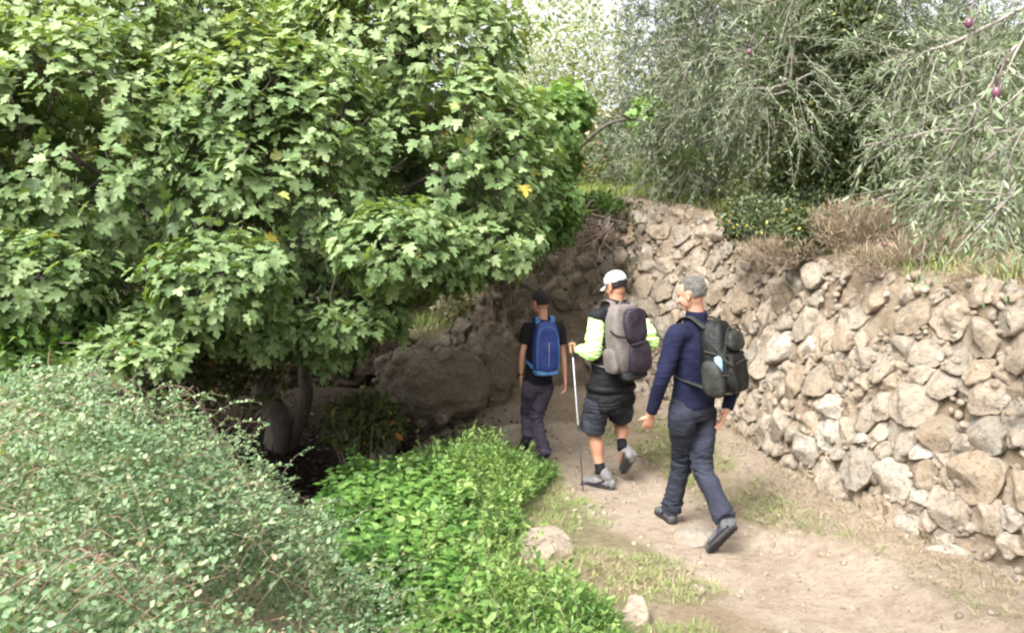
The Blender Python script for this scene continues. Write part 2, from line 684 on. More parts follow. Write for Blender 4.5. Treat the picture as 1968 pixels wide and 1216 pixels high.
def facing(s, t, n=0.0):
    """Point of the wall face: s along, t height in metres above the foot, n out of the face."""
    s, t = np.asarray(s, float), np.asarray(t, float)
    b = wall_line(s)
    nn = wall_normal(s)
    z0 = .02
    H = b[..., 2] - z0
    k = np.clip(t / H, 0, 1.2)
    q = np.stack([s, t, 0 * s], -1)
    off = -.40 * k ** 1.25 + .09 * fbm(q * .9, 3, 51) + .035 * fbm(q * 3, 3, 55)
    off = off + n
    return np.stack([b[..., 0] + nn[..., 0] * off, b[..., 1] + nn[..., 1] * off, z0 + t + 0 * s], -1)


def face_sheet(s0, s1, name, mat, rough, parent=None, ds=.035):
    ss = np.arange(s0, s1, ds)
    rows = []
    H = wall_line(ss)[:, 2] - .02
    nn = wall_normal(ss)
    ks = np.linspace(-.12, 1, 62)
    for k in ks:
        p = facing(ss, k * H, -.045)
        rows.append(p)
    for b in (.05, .12, .22, .36, .5):
        p = facing(ss, H, -.05)
        p[:, 0] -= nn[:, 0] * b
        p[:, 1] -= nn[:, 1] * b
        p[:, 2] += .035 * math.sin(min(b / .3, 1) * math.pi) - (.1 if b > .4 else 0)
        rows.append(p)
    G = np.array(rows)
    r = fbm(G * 2.2, 4, 61) * rough + fbm(G * 9, 3, 63) * rough * .3 - np.abs(fbm(G * 4.5, 3, 67)) * rough * .5
    G[..., 0] += nn[None, :, 0] * r
    G[..., 1] += nn[None, :, 1] * r
    G[..., 2] += r * .4
    a, b = G.shape[:2]
    i, j = np.meshgrid(np.arange(a - 1), np.arange(b - 1), indexing='ij')
    F = np.stack([i * b + j, (i + 1) * b + j, (i + 1) * b + j + 1, i * b + j + 1], -1).reshape(-1, 4)
    pmk = sstep(-.3, .3, fbm(G * 1.3, 3, 65)) * .7
    painted_shade = .2 * sstep(1.1, .2, G[..., 0]) + .8 * sstep(-.3, -1.2, G[..., 0]) * (1 if name == 'bank' else 0)  # shade of the bank painted in by position, using the litter channel
    mk_ = np.stack([pmk, 0 * pmk, painted_shade, 1 + 0 * pmk], -1).reshape(-1, 4)
    return mk(name, G.reshape(-1, 3), [F], mat, parent, {"mask": mk_})


wall = empty("stone_wall", wall_line(np.array(s_at(2.5, 6.0))) * [1, 1, 0])
tag(wall, "rough beige dry stone wall retaining the terrace beside the path", "wall")
S0 = s_at(4.3, 2.0)
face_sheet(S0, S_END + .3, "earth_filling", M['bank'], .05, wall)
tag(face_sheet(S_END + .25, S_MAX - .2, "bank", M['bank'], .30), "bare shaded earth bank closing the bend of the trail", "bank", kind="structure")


def power_cells(pts, w, box):
    out = []
    for i in range(len(pts)):
        d = ((pts - pts[i]) ** 2).sum(1)
        nb = np.argsort(d)[1:26]
        poly = [(box[0], box[1]), (box[2], box[1]), (box[2], box[3]), (box[0], box[3])]
        poly = np.array(poly, float)
        for j in nb:
            nrm = pts[j] - pts[i]
            c = .5 * ((pts[j] ** 2).sum() - (pts[i] ** 2).sum() + w[i] - w[j])
            v = poly @ nrm - c
            new = []
            for k in range(len(poly)):
                a, b = poly[k], poly[(k + 1) % len(poly)]
                va, vb = v[k], v[(k + 1) % len(poly)]
                if va <= 0: new.append(a)
                if (va < 0) != (vb < 0) and va != vb:
                    new.append(a + (b - a) * va / (va - vb))
            poly = np.array(new)
            if len(poly) < 3: break
        out.append(poly if len(poly) >= 3 else None)
    return out


def wall_stones():
    L = S_END + .1
    pts, rad = [], []
    # biggest first, dart throwing; a stone is wider than high
    for r, tries in ((.155, 160), (.12, 700), (.09, 1600), (.07, 2600), (.045, 4200)):
        for _ in range(tries):
            s = rng.uniform(S0, L)
            t = rng.uniform(-.05, 2.5)
            if r > .12 and t > 1.5: continue
            rr = r * rng.uniform(.85, 1.12)
            if pts:
                q = np.array(pts)
                dd = np.hypot((q[:, 0] - s) / 1.12, (q[:, 1] - t) * 1.08)
                if (dd < (np.array(rad) + rr) * .93).any(): continue
            pts.append((s, t))
            rad.append(rr)
    pts, rad = np.array(pts), np.array(rad)
    sc = np.array([1 / 1.12, 1.08])
    cells = power_cells(pts * sc, rad ** 2, (S0 / 1.12 - .2, -.3, L / 1.12 + .3, 3))
    stones = []
    for i, poly in enumerate(cells):
        if poly is None: continue
        poly = poly / sc
        c = poly.mean(0)
        H = wall_line(np.array(c[0]))[2]
        if c[1] > H - .02: continue
        far = sstep(S_END - 2.0, S_END, c[0])
        top = sstep(H - .45, H - .1, c[1]) + 1.6 * sstep(.45, .05, c[1] + .25 * float(vnoise(np.array([c[0] * 1.5, 0., 0.]), 4)))
        if rad[i] > .09 and rng.random() < .02 + .10 * far + .16 * top: continue
        if rad[i] <= .09 and rng.random() < .06 + .12 * far + .22 * top: continue
        # radius by direction
        K = 26
        th = np.linspace(0, 2 * np.pi, K, endpoint=False)
        dr = np.stack([np.cos(th), np.sin(th)], -1)
        R = np.full(K, 9.0)
        for k in range(len(poly)):
            a, b = poly[k] - c, poly[(k + 1) % len(poly)] - c
            e = b - a
            den = dr[:, 0] * e[1] - dr[:, 1] * e[0]
            den = np.where(np.abs(den) < 1e-9, 1e-9, den)
            tt = (a[0] * e[1] - a[1] * e[0]) / den
            uu = (a[0] * dr[:, 1] - a[1] * dr[:, 0]) / den
            ok = (tt > 0) & (uu >= -1e-6) & (uu <= 1 + 1e-6)
            R = np.where(ok, np.minimum(R, tt), R)
        R = np.minimum(R, rad[i] * 1.9)
        R = .12 * np.roll(R, 1) + .76 * R + .12 * np.roll(R, -1)
        R = R * rng.uniform(.97, 1.06) - .001
        R = R * (1 + .05 * rng.normal(size=K))
        size = R.mean()
        h = size * rng.uniform(.38, .72) + .02
        rings = [(-.06, .9), (.0, 1.0), (.4 * h, 1.0), (.75 * h, .95), (.95 * h, .82), (1.0 * h, .62), (1.02 * h, .4), (1.0 * h, .18)]
        V = []
        for nh, k in rings:
            V.append(np.stack([c[0] + dr[:, 0] * R * k, c[1] + dr[:, 1] * R * k, np.full(K, nh)], -1))
        V = np.concatenate(V + [np.array([[c[0], c[1], h]])])
        loc = V - [c[0], c[1], 0]
        for _ in range(rng.integers(3, 7)):     # broken facets
            a = rng.uniform(0, 2 * np.pi)
            sl = rng.uniform(.25, 1.0)
            pl = h * rng.uniform(.6, .97) - sl * (loc[:, 0] * math.cos(a) + loc[:, 1] * math.sin(a))
            V[:, 2] = np.where(V[:, 2] > .01, np.minimum(V[:, 2], np.maximum(pl, .01)), V[:, 2])
        tilt = rng.normal(0, .12, 2)
        V[:, 2] += loc[:, 0] * tilt[0] + loc[:, 1] * tilt[1]
        sh = rng.normal(0, .012)
        W = facing(V[:, 0], V[:, 1], V[:, 2] - .03 + sh)
        W += (fbm(W * (2.2 / size) * .5, 3, i)[:, None] * .07 * size) * unit(W - W.mean(0))
        W += vnoise(W * 30, i)[:, None] * .006 * unit(W - W.mean(0))
        nr = len(rings)
        a_, b_ = np.meshgrid(np.arange(nr - 1) * K, np.arange(K), indexing='ij')
        bn = (b_ + 1) % K
        F = np.stack([a_ + b_, a_ + bn, a_ + K + bn, a_ + K + b_], -1).reshape(-1, 4)
        last = (nr - 1) * K
        q = np.arange(K)
        T = np.stack([last + q, last + (q + 1) % K, np.full(K, nr * K)], -1)
        stones.append((size * (1.6 if W[:, 1].mean() < 8 else 1) / W[:, 1].mean(), W, [F[:, ::-1], T[:, ::-1]], rng.random() ** 1.15, W.mean(0)))
    stones.sort(key=lambda q: -q[0] * (1 if (abs((q[4][0]) / q[4][1]) < .63 and q[4][1] > 4.4) else .01))
    for sz, W, F, r, _ in stones[:100]:
        mk("stone", W, F, M['stone'], wall, {"rnd": np.full(len(W), r)})
    mb = MB()
    for sz, W, F, r, _ in stones[100:]:
        mb.add(W, F, r)
    # chips wedged between
    ns = 2600
    for _ in range(ns):
        s, = rng.uniform(S0, L, 1)
        H = wall_line(np.array(s))[2]
        t = rng.uniform(0, 1) ** 1.1 * (H - .02)
        r = rng.uniform(.012, .036)
        p = facing(np.array(s), np.array(t), rng.uniform(-.05, -.01))
        V, F, Ln = ellipsoid(p, np.linalg.qr(rng.normal(size=(3, 3)))[0], r * rng.uniform(.6, 1.3, 3), 7, 5)
        V = V + vnoise(V * 45, 3)[:, None] * r * .4 * unit(V - p)
        mb.add(V, F, rng.random())
    o = mb.build("small_stones", M['stone'], wall)
    o["kind"] = "stuff"


wall_stones()


# ------------------------------------------------------------------ loose rocks
def rock(name, label, cat, px, py, Y, size, mat, seed, sink=.25, group=None, rot=0, nu=36, r=.5, flat=0):
    c = P(px, py, Y)
    c[2] = gz(c[0], c[1])
    a = math.radians(rot)
    ax = np.array([[math.cos(a), math.sin(a), 0], [-math.sin(a), math.cos(a), 0], [0, 0, 1]])
    V, F, L = ellipsoid(c + [0, 0, size[2] * (1 - 2 * sink)], ax, size, nu, nu * 2 // 3, .8)
    sd = np.random.default_rng(seed)
    cc = c + [0, 0, size[2] * (1 - 2 * sink)]
    m = min(size)
    for _ in range(9):
        n = unit(sd.normal(size=3))
        n[2] = abs(n[2]) * .7
        n = unit(n)
        lim = np.abs((np.array(size) * (ax @ n)))
        lim = np.linalg.norm(lim) * sd.uniform(.72, .95)
        e = np.maximum((V - cc) @ n - lim, 0)
        V = V - e[:, None] * n
    d = unit(V - cc)
    V = V + d * (fbm(V / m * .8, 4, seed)[:, None] * .16 * m + fbm(V / m * 4, 3, seed + 5)[:, None] * .05 * m)
    o = mk(name, V, F, mat, None, {"rnd": np.full(len(V), r)}, origin=c)
    return tag(o, label, cat, group)


rock("boulder", "broad pale boulder set in the left edge of the path behind the herbs", "boulder", 1045, 1062, 5.45, (.20, .26, .075), M['stone'], 3, .36, rot=8, r=.62)
rock("rock", "pale upright rock poking out of the turf at the bottom of the picture", "rock", 1222, 1205, 4.45, (.085, .08, .10), M['stone'], 5, .3, r=.6)
rock("rock", "flat grey rock bedded in the path beside the navy hiker's boots", "rock", 1340, 1030, 5.75, (.16, .15, .05), M['stone'], 9, .35, rot=20, r=.42)
rock("rock", "rounded rock on the verge by the boy's knees", "rock", 985, 835, 8.3, (.15, .13, .12), M['stone'], 12, .3, r=.5)
rock("rock", "small whitish rock lying loose under the round wall stone", "rock", 1664, 985, 5.75, (.05, .045, .04), M['stone'], 15, .3, r=.93)
rock("rock", "small white rock in the dry grass below the wall's corner", "rock", 1858, 1085, 5.0, (.035, .03, .03), M['stone'], 17, .3, r=.93)
rock("boulder", "pale broken boulder end jutting over the dark hollow", "boulder", 735, 760, 9.2, (.13, .16, .34), M['shade_stone'], 19, .2, rot=30, r=.93)

# the ruined wall stub in the bend
mound = empty("ruined_wall", P(830, 790, 9.6) * [1, 1, 0])
tag(mound, "low shaded stub of a ruined rubble wall beside the hollow", "wall")


def mound_part(name, c, radii, seed, rot=0, n=300):
    a = math.radians(rot)
    ax = np.array([[math.cos(a), math.sin(a), 0], [-math.sin(a), math.cos(a), 0], [0, 0, 1]])
    V, F, L = ellipsoid(c, ax, radii, 110, 80, .75)
    V = V + unit(V - c) * (fbm(V * 2.2, 4, seed)[:, None] * .10 + fbm(V * [7, 7, 10], 4, seed)[:, None] * .06)
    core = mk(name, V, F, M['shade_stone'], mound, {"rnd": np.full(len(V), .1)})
    mb = MB()
    sd = np.random.default_rng(seed)
    for i in sd.permutation(len(V))[:n]:
        r = .025 + .07 * sd.random() ** 2
        q = np.linalg.qr(sd.normal(size=(3, 3)))[0]
        W, F2, _ = ellipsoid(V[i], q, r * sd.uniform(.7, 1.4, 3), 12, 8, .75)
        for _ in range(5):
            nn = unit(sd.normal(size=3))
            W = W - np.maximum((W - V[i]) @ nn - r * .75, 0)[:, None] * nn
        W = W + unit(W - V[i]) * (fbm(W * 14, 3, i)[:, None] * .25 * r)
        mb.add(W, F2, sd.random())
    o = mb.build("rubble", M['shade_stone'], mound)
    o["kind"] = "stuff"


mound_part("core", P(835, 735, 9.6), (.64, .45, .40), 71, 4, 70)
mound_part("core", P(945, 715, 10.0), (.26, .28, .50), 75, 12, 40)

# ------------------------------------------------------------------ leaves
def leaf_template(kind):
    if kind == 'fig':
        h = [(0, 0), (.17, -.06), (.33, .03), (.46, .22), (.27, .28), (.42, .46), (.44, .68), (.26, .60), (.14, .60), (.20, .84), (0, 1.04)]
        pts = h + [(-x, y) for x, y in h[-2:0:-1]]
        V = np.array([(0, .34)] + pts)
        z = .22 * np.abs(V[:, 0]) - .22 * V[:, 1] ** 2
        z[1::3] += .03
        V = np.column_stack([V, z])
        n = len(pts)
        F = np.array([(0, 1 + i, 1 + (i + 1) % n) for i in range(n)])
        return V, F
    if kind == 'olive':
        V = np.array([(0, 0, 0), (.09, .3, .02), (-.09, .3, .02), (.085, .65, 0), (-.085, .65, 0), (0, 1, -.06)])
        F = np.array([(0, 1, 2), (1, 3, 4), (1, 4, 2), (3, 5, 4)])
        return V, F
    if kind == 'oval':
        V = np.array([(0, 0, 0), (.24, .22, .05), (-.24, .22, .05), (.32, .55, .06), (-.32, .55, .06), (0, .5, -.02), (0, 1, -.05)])
        F = np.array([(0, 1, 5), (0, 5, 2), (1, 3, 5), (2, 5, 4), (3, 6, 5), (4, 5, 6)])
        return V, F
    if kind == 'lobed':
        pts = [(0, 0), (.2, .05), (.3, .2), (.18, .28), (.34, .42), (.2, .5), (.24, .68), (.1, .72), (0, 1), (-.1, .72), (-.24, .68), (-.2, .5), (-.34, .42), (-.18, .28), (-.3, .2), (-.2, .05)]
        V = np.array([(0, .4)] + pts)
        V = np.column_stack([V, .15 * np.abs(V[:, 0]) - .2 * V[:, 1] ** 2])
        n = len(pts)
        return V, np.array([(0, 1 + i, 1 + (i + 1) % n) for i in range(n)])
    if kind == 'blade':
        V = np.array([(-.03, 0, 0), (.03, 0, 0), (-.028, .4, .03), (.028, .4, .03), (-.018, .75, .13), (.018, .75, .13), (0, 1, .26)])
        F = np.array([(0, 1, 3), (0, 3, 2), (2, 3, 5), (2, 5, 4), (4, 5, 6)])
        return V, F


TPL = {k: leaf_template(k) for k in ('fig', 'olive', 'oval', 'lobed', 'blade')}


def leaves(kind, O, D, N, S, R):
    """Arrays of origins, directions, normals, sizes, tints -> V, F, rnd."""
    tv, tf = TPL[kind]
    D = unit(D)
    N = N - (N * D).sum(1, keepdims=True) * D
    N = unit(N)
    X = np.cross(D, N)
    S = S[:, None, None]
    V = O[:, None] + S * (tv[None, :, 0:1] * X[:, None] + tv[None, :, 1:2] * D[:, None] + tv[None, :, 2:3] * N[:, None])
    k = len(tv)
    F = tf[None] + (np.arange(len(O)) * k)[:, None, None]
    return V.reshape(-1, 3), F.reshape(-1, 3), np.repeat(R, k)


def rand_dirs(n):
    return unit(rng.normal(size=(n, 3)))


def crown_tips(lobes, n, lo=.72, keep=None):
    """Points and outward directions spread over the outer shell of a union of ellipsoids."""
    vol = np.array([(r[0] * r[1] + r[1] * r[2] + r[0] * r[2]) for _, r in lobes])
    cnt = rng.multinomial(n, vol / vol.sum())
    Pn, Dn = [], []
    for (c, r), k in zip(lobes, cnt):
        d = rand_dirs(k)
        rad = rng.uniform(lo, 1.0, (k, 1)) ** .7 * (1 + .16 * fbm(d * 2.3 + c, 2, 5)[:, None])
        p = c + d * r * rad
        out = unit(d / r)
        ok = np.ones(k, bool)
        for c2, r2 in lobes:
            if c2 is c: continue
            q = (((p - c2) / r2) ** 2).sum(1)
            ok &= q > .45
        Pn.append(p[ok])
        Dn.append(out[ok])
    p, d = np.concatenate(Pn), np.concatenate(Dn)
    return p, d


UP = np.array([0, 0, 1.])


def rosettes(mb, stems, tips, out, nl, size, droop=.35, tint=0, kind='fig', stem_r=.004):
    """Shoots ending in whorls of stalked leaves."""
    n = len(tips)
    ax = unit(out * .8 + UP * .55 + rng.normal(0, .25, (n, 3)))
    side = unit(np.cross(ax, rand_dirs(n)))
    side2 = np.cross(ax, side)
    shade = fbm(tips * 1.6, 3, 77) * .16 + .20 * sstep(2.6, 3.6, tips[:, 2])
    for k in range(nl):
        a = k * 2.4 + rng.uniform(0, 6.28, n) * .25
        radial = side * np.cos(a)[:, None] + side2 * np.sin(a)[:, None]
        back = (k / nl) * .16
        pet = size * rng.uniform(.35, .7, n)[:, None]
        o = tips - ax * back + (radial * .85 + ax * .35) * pet
        dr = unit(radial + ax * .25 - UP * droop * rng.uniform(.3, 1.4, (n, 1)) + rng.normal(0, .12, (n, 3)))
        nm = unit(ax * .7 + UP * .6 + rng.normal(0, .36, (n, 3)))
        sz = size * rng.uniform(.45, 1.2, n) * (.75 + .25 * (k / nl))
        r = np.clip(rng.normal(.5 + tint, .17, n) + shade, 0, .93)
        r = np.where(rng.random(n) < .006, rng.uniform(.96, .99, n), r)
        keep = rng.random(n) < .93
        V, F, R = leaves(kind, o[keep], dr[keep], nm[keep], sz[keep], r[keep])
        mb.add(V, [F], R)
    if stems is not None:
        for i in range(0, n, 3):
            stems.add(*tube([tips[i] - ax[i] * .02, tips[i] - ax[i] * .16 - UP * .02, tips[i] - out[i] * .28 - UP * .06 + rng.normal(0, .05, 3)], stem_r, stem_r * 2.2, 4, 2))


def limbs(mb, base, fork, targets, r0, r1, levels=2):
    """Trunk to fork, then limbs bending out to targets, with branchlets."""
    for t in targets:
        mid = fork * .5 + t * .5 + np.array([0, 0, .12]) * np.linalg.norm(t - fork) + rng.normal(0, .06, 3)
        mb.add(*tube([fork, fork * .75 + mid * .25 + rng.normal(0, .03, 3), mid, t], r0, r1, 7, 5))
        for _ in range(levels * 3):
            k = rng.uniform(.35, 1)
            p = (1 - k) * mid + k * t
            q = p + rand_dirs(1)[0] * rng.uniform(.25, .6) * [1, 1, .7] + [0, 0, .12]
            mb.add(*tube([p, (p + q) / 2 + rng.normal(0, .04, 3), q], r1 * .9, r1 * .25, 5, 3))


# ---- fig tree over the hollow
def fig_tree():
    base = P(520, 770, 9.0)
    base[2] = gz(base[0], base[1]) - .05
    root = empty("fig_tree", base)
    tag(root, "large fig tree with broad lobed leaves arching over the dark hollow", "tree")
    L = [(P(130, 290, 6.8), (1.3, 1.1, 1.15)), (P(520, 330, 7.1), (1.15, 1.1, 1.22)), (P(860, 320, 7.5), (.98, 1.0, 1.0)),
         (P(425, 530, 5.9), (.52, .45, .36)), (P(765, 465, 6.2), (.5, .45, .33)), (P(950, 465, 6.9), (.42, .45, .28)),
         (P(60, 540, 5.9), (.55, .5, .42)), (P(690, 600, 6.7), (.42, .4, .2)), (P(250, 90, 7.6), (1.5, 1.0, .8)),
         (P(760, 90, 8.0), (1.2, 1.0, .8)), (P(-250, 350, 6.8), (1.2, 1.1, 1.3)), (P(240, 690, 5.6), (.34, .3, .13)), (P(870, 515, 6.7), (.3, .3, .17)), (P(550, 600, 6.5), (.5, .4, .17)), (P(330, 600, 6.3), (.5, .4, .2)), (P(150, 600, 6.4), (.5, .4, .22)), (P(620, 430, 7.2), (.8, .7, .5)), (P(650, 615, 6.5), (.42, .4, .15)), (P(480, 640, 6.4), (.42, .35, .13)), (P(720, 590, 6.9), (.24, .3, .14)), (P(620, 665, 6.9), (.34, .3, .13)), (P(300, 640, 6.0), (.5, .4, .14)),
         (P(560, 90, 9.0), (1.6, .9, 1.0))]
    L = [(c, np.array(r)) for c, r in L]
    tips, out = crown_tips(L, 5600)
    mb, st = MB(), MB()
    # leave darker breaks
    hole = fbm(tips * 1.35, 3, 91) > -.30 - .12 * sstep(2.9, 3.8, tips[:, 2])
    tips, out = tips[hole], out[hole]
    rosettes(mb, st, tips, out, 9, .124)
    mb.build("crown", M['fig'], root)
    st.build("twigs", M['bark'], root)
    t = MB()
    fork = base + [-.05, -.15, .95]
    t.add(*tube([base - [0, 0, .15], base + [.08, 0, .3], base + [-.05, -.08, .65], fork], .15, .10, 12, 5))
    t.add(*tube([base + [.1, .1, -.1], base + [.35, .1, .5], base + [.42, .05, 1.1], P(720, 430, 8.2)], .09, .05, 9, 5))
    limbs(t, base, fork, [c for c, r in L], .05, .018, 2)
    t.build("trunk", M['bark'], root)


fig_tree()


def sprig_fig():
    base = P(1085, 400, 9.3)
    base[2] = gz(base[0], base[1] + 1.6)
    base[1] += 1.6
    root = empty("fig_tree", base)
    tag(root, "bright green young fig standing above the bank behind the large tree's right edge", "tree")
    L = [(P(1030, 270, 9.2), np.array((.5, .6, .62))), (P(1090, 210, 9.8), np.array((.28, .5, .3))), (P(1040, 400, 8.9), np.array((.45, .5, .4))), (P(1250, 225, 10.5), np.array((.3, .3, .22))), (P(940, 330, 9.6), np.array((.7, .6, .5)))]
    tips, out = crown_tips(L, 560)
    mb, st = MB(), MB()
    rosettes(mb, st, tips, out, 8, .14, tint=.05)
    mb.build("crown", M['fig_bright'], root)
    t = MB()
    limbs(t, base, base + [0, -.2, .5], [c for c, r in L], .035, .012, 1)
    t.add(*tube([base, base + [0, -.1, .3], base + [0, -.2, .5]], .06, .035, 8, 3))
    V, F = st.data()
    t.add(V, F)
    t.build("trunk", M['bark'], root)


sprig_fig()


def leafy_tree(name, label, lobes, base, n_tips, leaves_per, kind, size, mat, bark='bark', r0=.12, group=None, spread=.22, lo=.3):
    base = np.array(base, float)
    base[2] = gz(base[0], base[1]) - .05
    root = empty(name, base)
    tag(root, label, "tree", group)
    lobes = [(np.array(c), np.array(r)) for c, r in lobes]
    p, d = crown_tips(lobes, n_tips, lo)
    n = len(p)
    mb = MB()
    o = np.repeat(p, leaves_per, 0) + rng.normal(0, spread, (n * leaves_per, 3))
    dd = unit(rng.normal(size=o.shape) + np.repeat(d, leaves_per, 0) * .7 - UP * .3)
    nm = unit(rng.normal(0, .6, o.shape) + UP)
    r = np.clip(rng.normal(.45, .22, len(o)) + fbm(o * 1.3, 2, 8) * .25, 0, 1)
    V, F, R = leaves(kind, o, dd, nm, size * rng.uniform(.6, 1.3, len(o)), r)
    mb.add(V, [F], R)
    mb.build("crown", mat, root)
    t = MB()
    fork = base + [rng.normal(0, .1), rng.normal(0, .1), max(.6, (np.mean([c[2] for c, _ in lobes]) - base[2]) * .45)]
    t.add(*tube([base, base * .5 + fork * .5 + rng.normal(0, .06, 3), fork], r0, r0 * .7, 10, 4))
    limbs(t, base, fork, [c for c, r in lobes], r0 * .5, r0 * .16, 2)
    t.build("trunk", M[bark], root)
    return root


# dark evergreens beyond the fig
leafy_tree("carob_tree", "dark dense evergreen seen through the fig leaves at the far left",
           [(P(120, 440, 12.0), (2.2, 1.3, 1.3)), (P(-150, 300, 12), (2, 1.3, 2))], P(80, 600, 12.0), 900, 26, 'oval', .09, M['carob'], r0=.2)
leafy_tree("carob_tree", "dark dense evergreen behind the middle of the fig tree",
           [(P(560, 460, 12.5), (2.3, 1.4, 1.15)), (P(430, 610, 12.0), (1.9, 1.0, .75)), (P(700, 330, 13), (1.8, 1.3, 1.3))], P(560, 600, 12.6), 1300, 26, 'oval', .09, M['carob'], r0=.2)
leafy_tree("carob_tree", "shaded evergreen between the fig tree and the earth bank",
           [(P(930, 430, 12.6), (1.4, 1.0, 1.0)), (P(1090, 400, 12.8), (.9, .8, .8))], P(960, 560, 12.8), 700, 24, 'oval', .08, M['carob'], r0=.14)
leafy_tree("pale_tree", "pale yellowish broadleaf tree rising against the sky over the fig",
           [(P(200, 60, 14), (2.6, 1.4, 1.5)), (P(600, 40, 14.5), (2.2, 1.4, 1.4)), (P(860, 60, 15), (1.5, 1.2, 1.4))], P(400, 600, 14.5), 800, 12, 'oval', .11, M['pale'], r0=.2, spread=.35)
leafy_tree("pale_tree", "whitish sunlit tree against the sky right of the fig tree",
           [(P(1100, 120, 19), (1.6, 1.4, 1.5)), (P(1010, 220, 19), (1.3, 1.2, 1.1))], P(1100, 400, 19.5), 700, 14, 'oval', .10, M['pale'], r0=.16, spread=.4)


# ---- olives
def olive_twigs(mb, st, starts, dirs, length, per, leaf, droop=.35, tint=0.0, r=.0025):
    n = len(starts)
    L = length * rng.uniform(.6, 1.3, n)
    t = np.linspace(.06, 1, per)
    bend = rng.normal(0, .15, (n, 3))
    for i, k in enumerate(t):
        pos = starts + dirs * (L * k)[:, None] - UP * (droop * L * k * k)[:, None] + bend * (L * k * k)[:, None]
        tan = unit(dirs - UP * (2 * droop * k) + 2 * bend * k)
        sd = unit(np.cross(tan, UP + rng.normal(0, .4, (n, 3))))
        if i % 2:
            sd = np.cross(tan, sd)
        for sg in (1, -1):
            dr = unit(tan * .9 + sg * sd * .8 + rng.normal(0, .12, (n, 3)))
            nm = unit(UP + rng.normal(0, .6, (n, 3)))
            rr = np.clip(rng.normal(.5 + tint, .22, n), 0, 1)
            V, F, R = leaves('olive', pos, dr, nm, leaf * rng.uniform(.7, 1.2, n), rr)
            mb.add(V, [F], R)
    if st is not None:
        for i in range(n):
            q = [starts[i] + dirs[i] * L[i] * k - UP * droop * L[i] * k * k + bend[i] * L[i] * k * k for k in (0, .35, .7, 1)]
            st.add(*tube(q, r * 1.8, r * .5, 4, 2))


def olive_tree(label, lobes, base, n, length, per, leaf, r0=.14, tint=0, limb_levels=2, stems=True, lo=.45):
    base = np.array(base, float)
    base[2] = gz(base[0], base[1]) - .05
    root = empty("olive_tree", base)
    tag(root, label, "tree", None)
    lobes = [(np.array(c), np.array(r)) for c, r in lobes]
    p, d = crown_tips(lobes, n, lo)
    dirs = unit(d * .8 + rng.normal(0, .5, p.shape) + UP * .1)
    mb, t = MB(), MB()
    olive_twigs(mb, t if stems else None, p, dirs, length, per, leaf, tint=tint)
    mb.build("crown", M['olive'], root)
    fork = base + [rng.normal(0, .1), rng.normal(0, .08), max(.5, (np.mean([c[2] for c, _ in lobes]) - base[2]) * .5)]
    t.add(*tube([base, base * .5 + fork * .5 + rng.normal(0, .08, 3), fork], r0, r0 * .75, 11, 4))
    limbs(t, base, fork, [c for c, r in lobes], r0 * .45, r0 * .12, limb_levels)
    t.build("trunk", M['greybark'], root)
    return root


olive_tree("grey green olive on the terrace with its crown over the middle of the wall",
           [(P(1430, 120, 9.5), (1.0, .9, .95)), (P(1330, 280, 10.2), (.75, .7, .55)), (P(1700, 60, 9.0), (1.1, .9, .8)), (P(1560, -60, 9.3), (1.3, .9, .8)), (P(1500, 150, 7.9), (.45, .4, .6)), (P(1760, 120, 7.6), (.5, .4, .6))],
           P(1622, 420, 9.2), 2900, .38, 11, .066)
olive_tree("slim olive further back by the gap of sky",
           [(P(1255, 90, 13), (.42, .5, 1.3)), (P(1230, 280, 12.5), (.55, .5, .5)), (P(1400, 20, 13), (.9, .6, .9))],
           P(1268, 420, 12.6), 1500, .36, 9, .075, r0=.1, tint=-.12)
olive_tree("far olive behind the others on the upper slope",
           [(P(1500, 220, 15), (2.0, 1.2, 1.3)), (P(1850, 200, 15), (2.2, 1.2, 1.5)), (P(1280, 320, 15.5), (1.3, 1, .6))],
           P(1640, 420, 15.5), 3200, .5, 8, .10, r0=.2, tint=-.05, stems=False)
olive_tree("olive on the terrace edge drooping over the right end of the wall",
           [(P(1900, 220, 6.6), (.75, .8, .62)), (P(1850, 370, 6.4), (.42, .5, .28)), (P(2150, 180, 6.4), (1.0, .9, .9))],
           P(2180, 420, 6.9), 1150, .32, 11, .055, tint=.05)
leafy_tree("carob_tree", "dark olive green tree flecked yellow behind the wall's middle",
           [(P(1600, 60, 8.4), (.55, .45, .55)), (P(1650, 200, 8.5), (.42, .4, .42)), (P(1545, 250, 8.3), (.34, .35, .42)), (P(1600, 350, 8.4), (.42, .35, .28)), (P(1730, 320, 8.6), (.40, .4, .30)), (P(1750, 180, 8.8), (.35, .4, .3)), (P(1490, 350, 8.6), (.25, .3, .2))], P(1605, 440, 8.8), 1700, 22, 'oval', .042, M['ivy'], r0=.09, spread=.16)


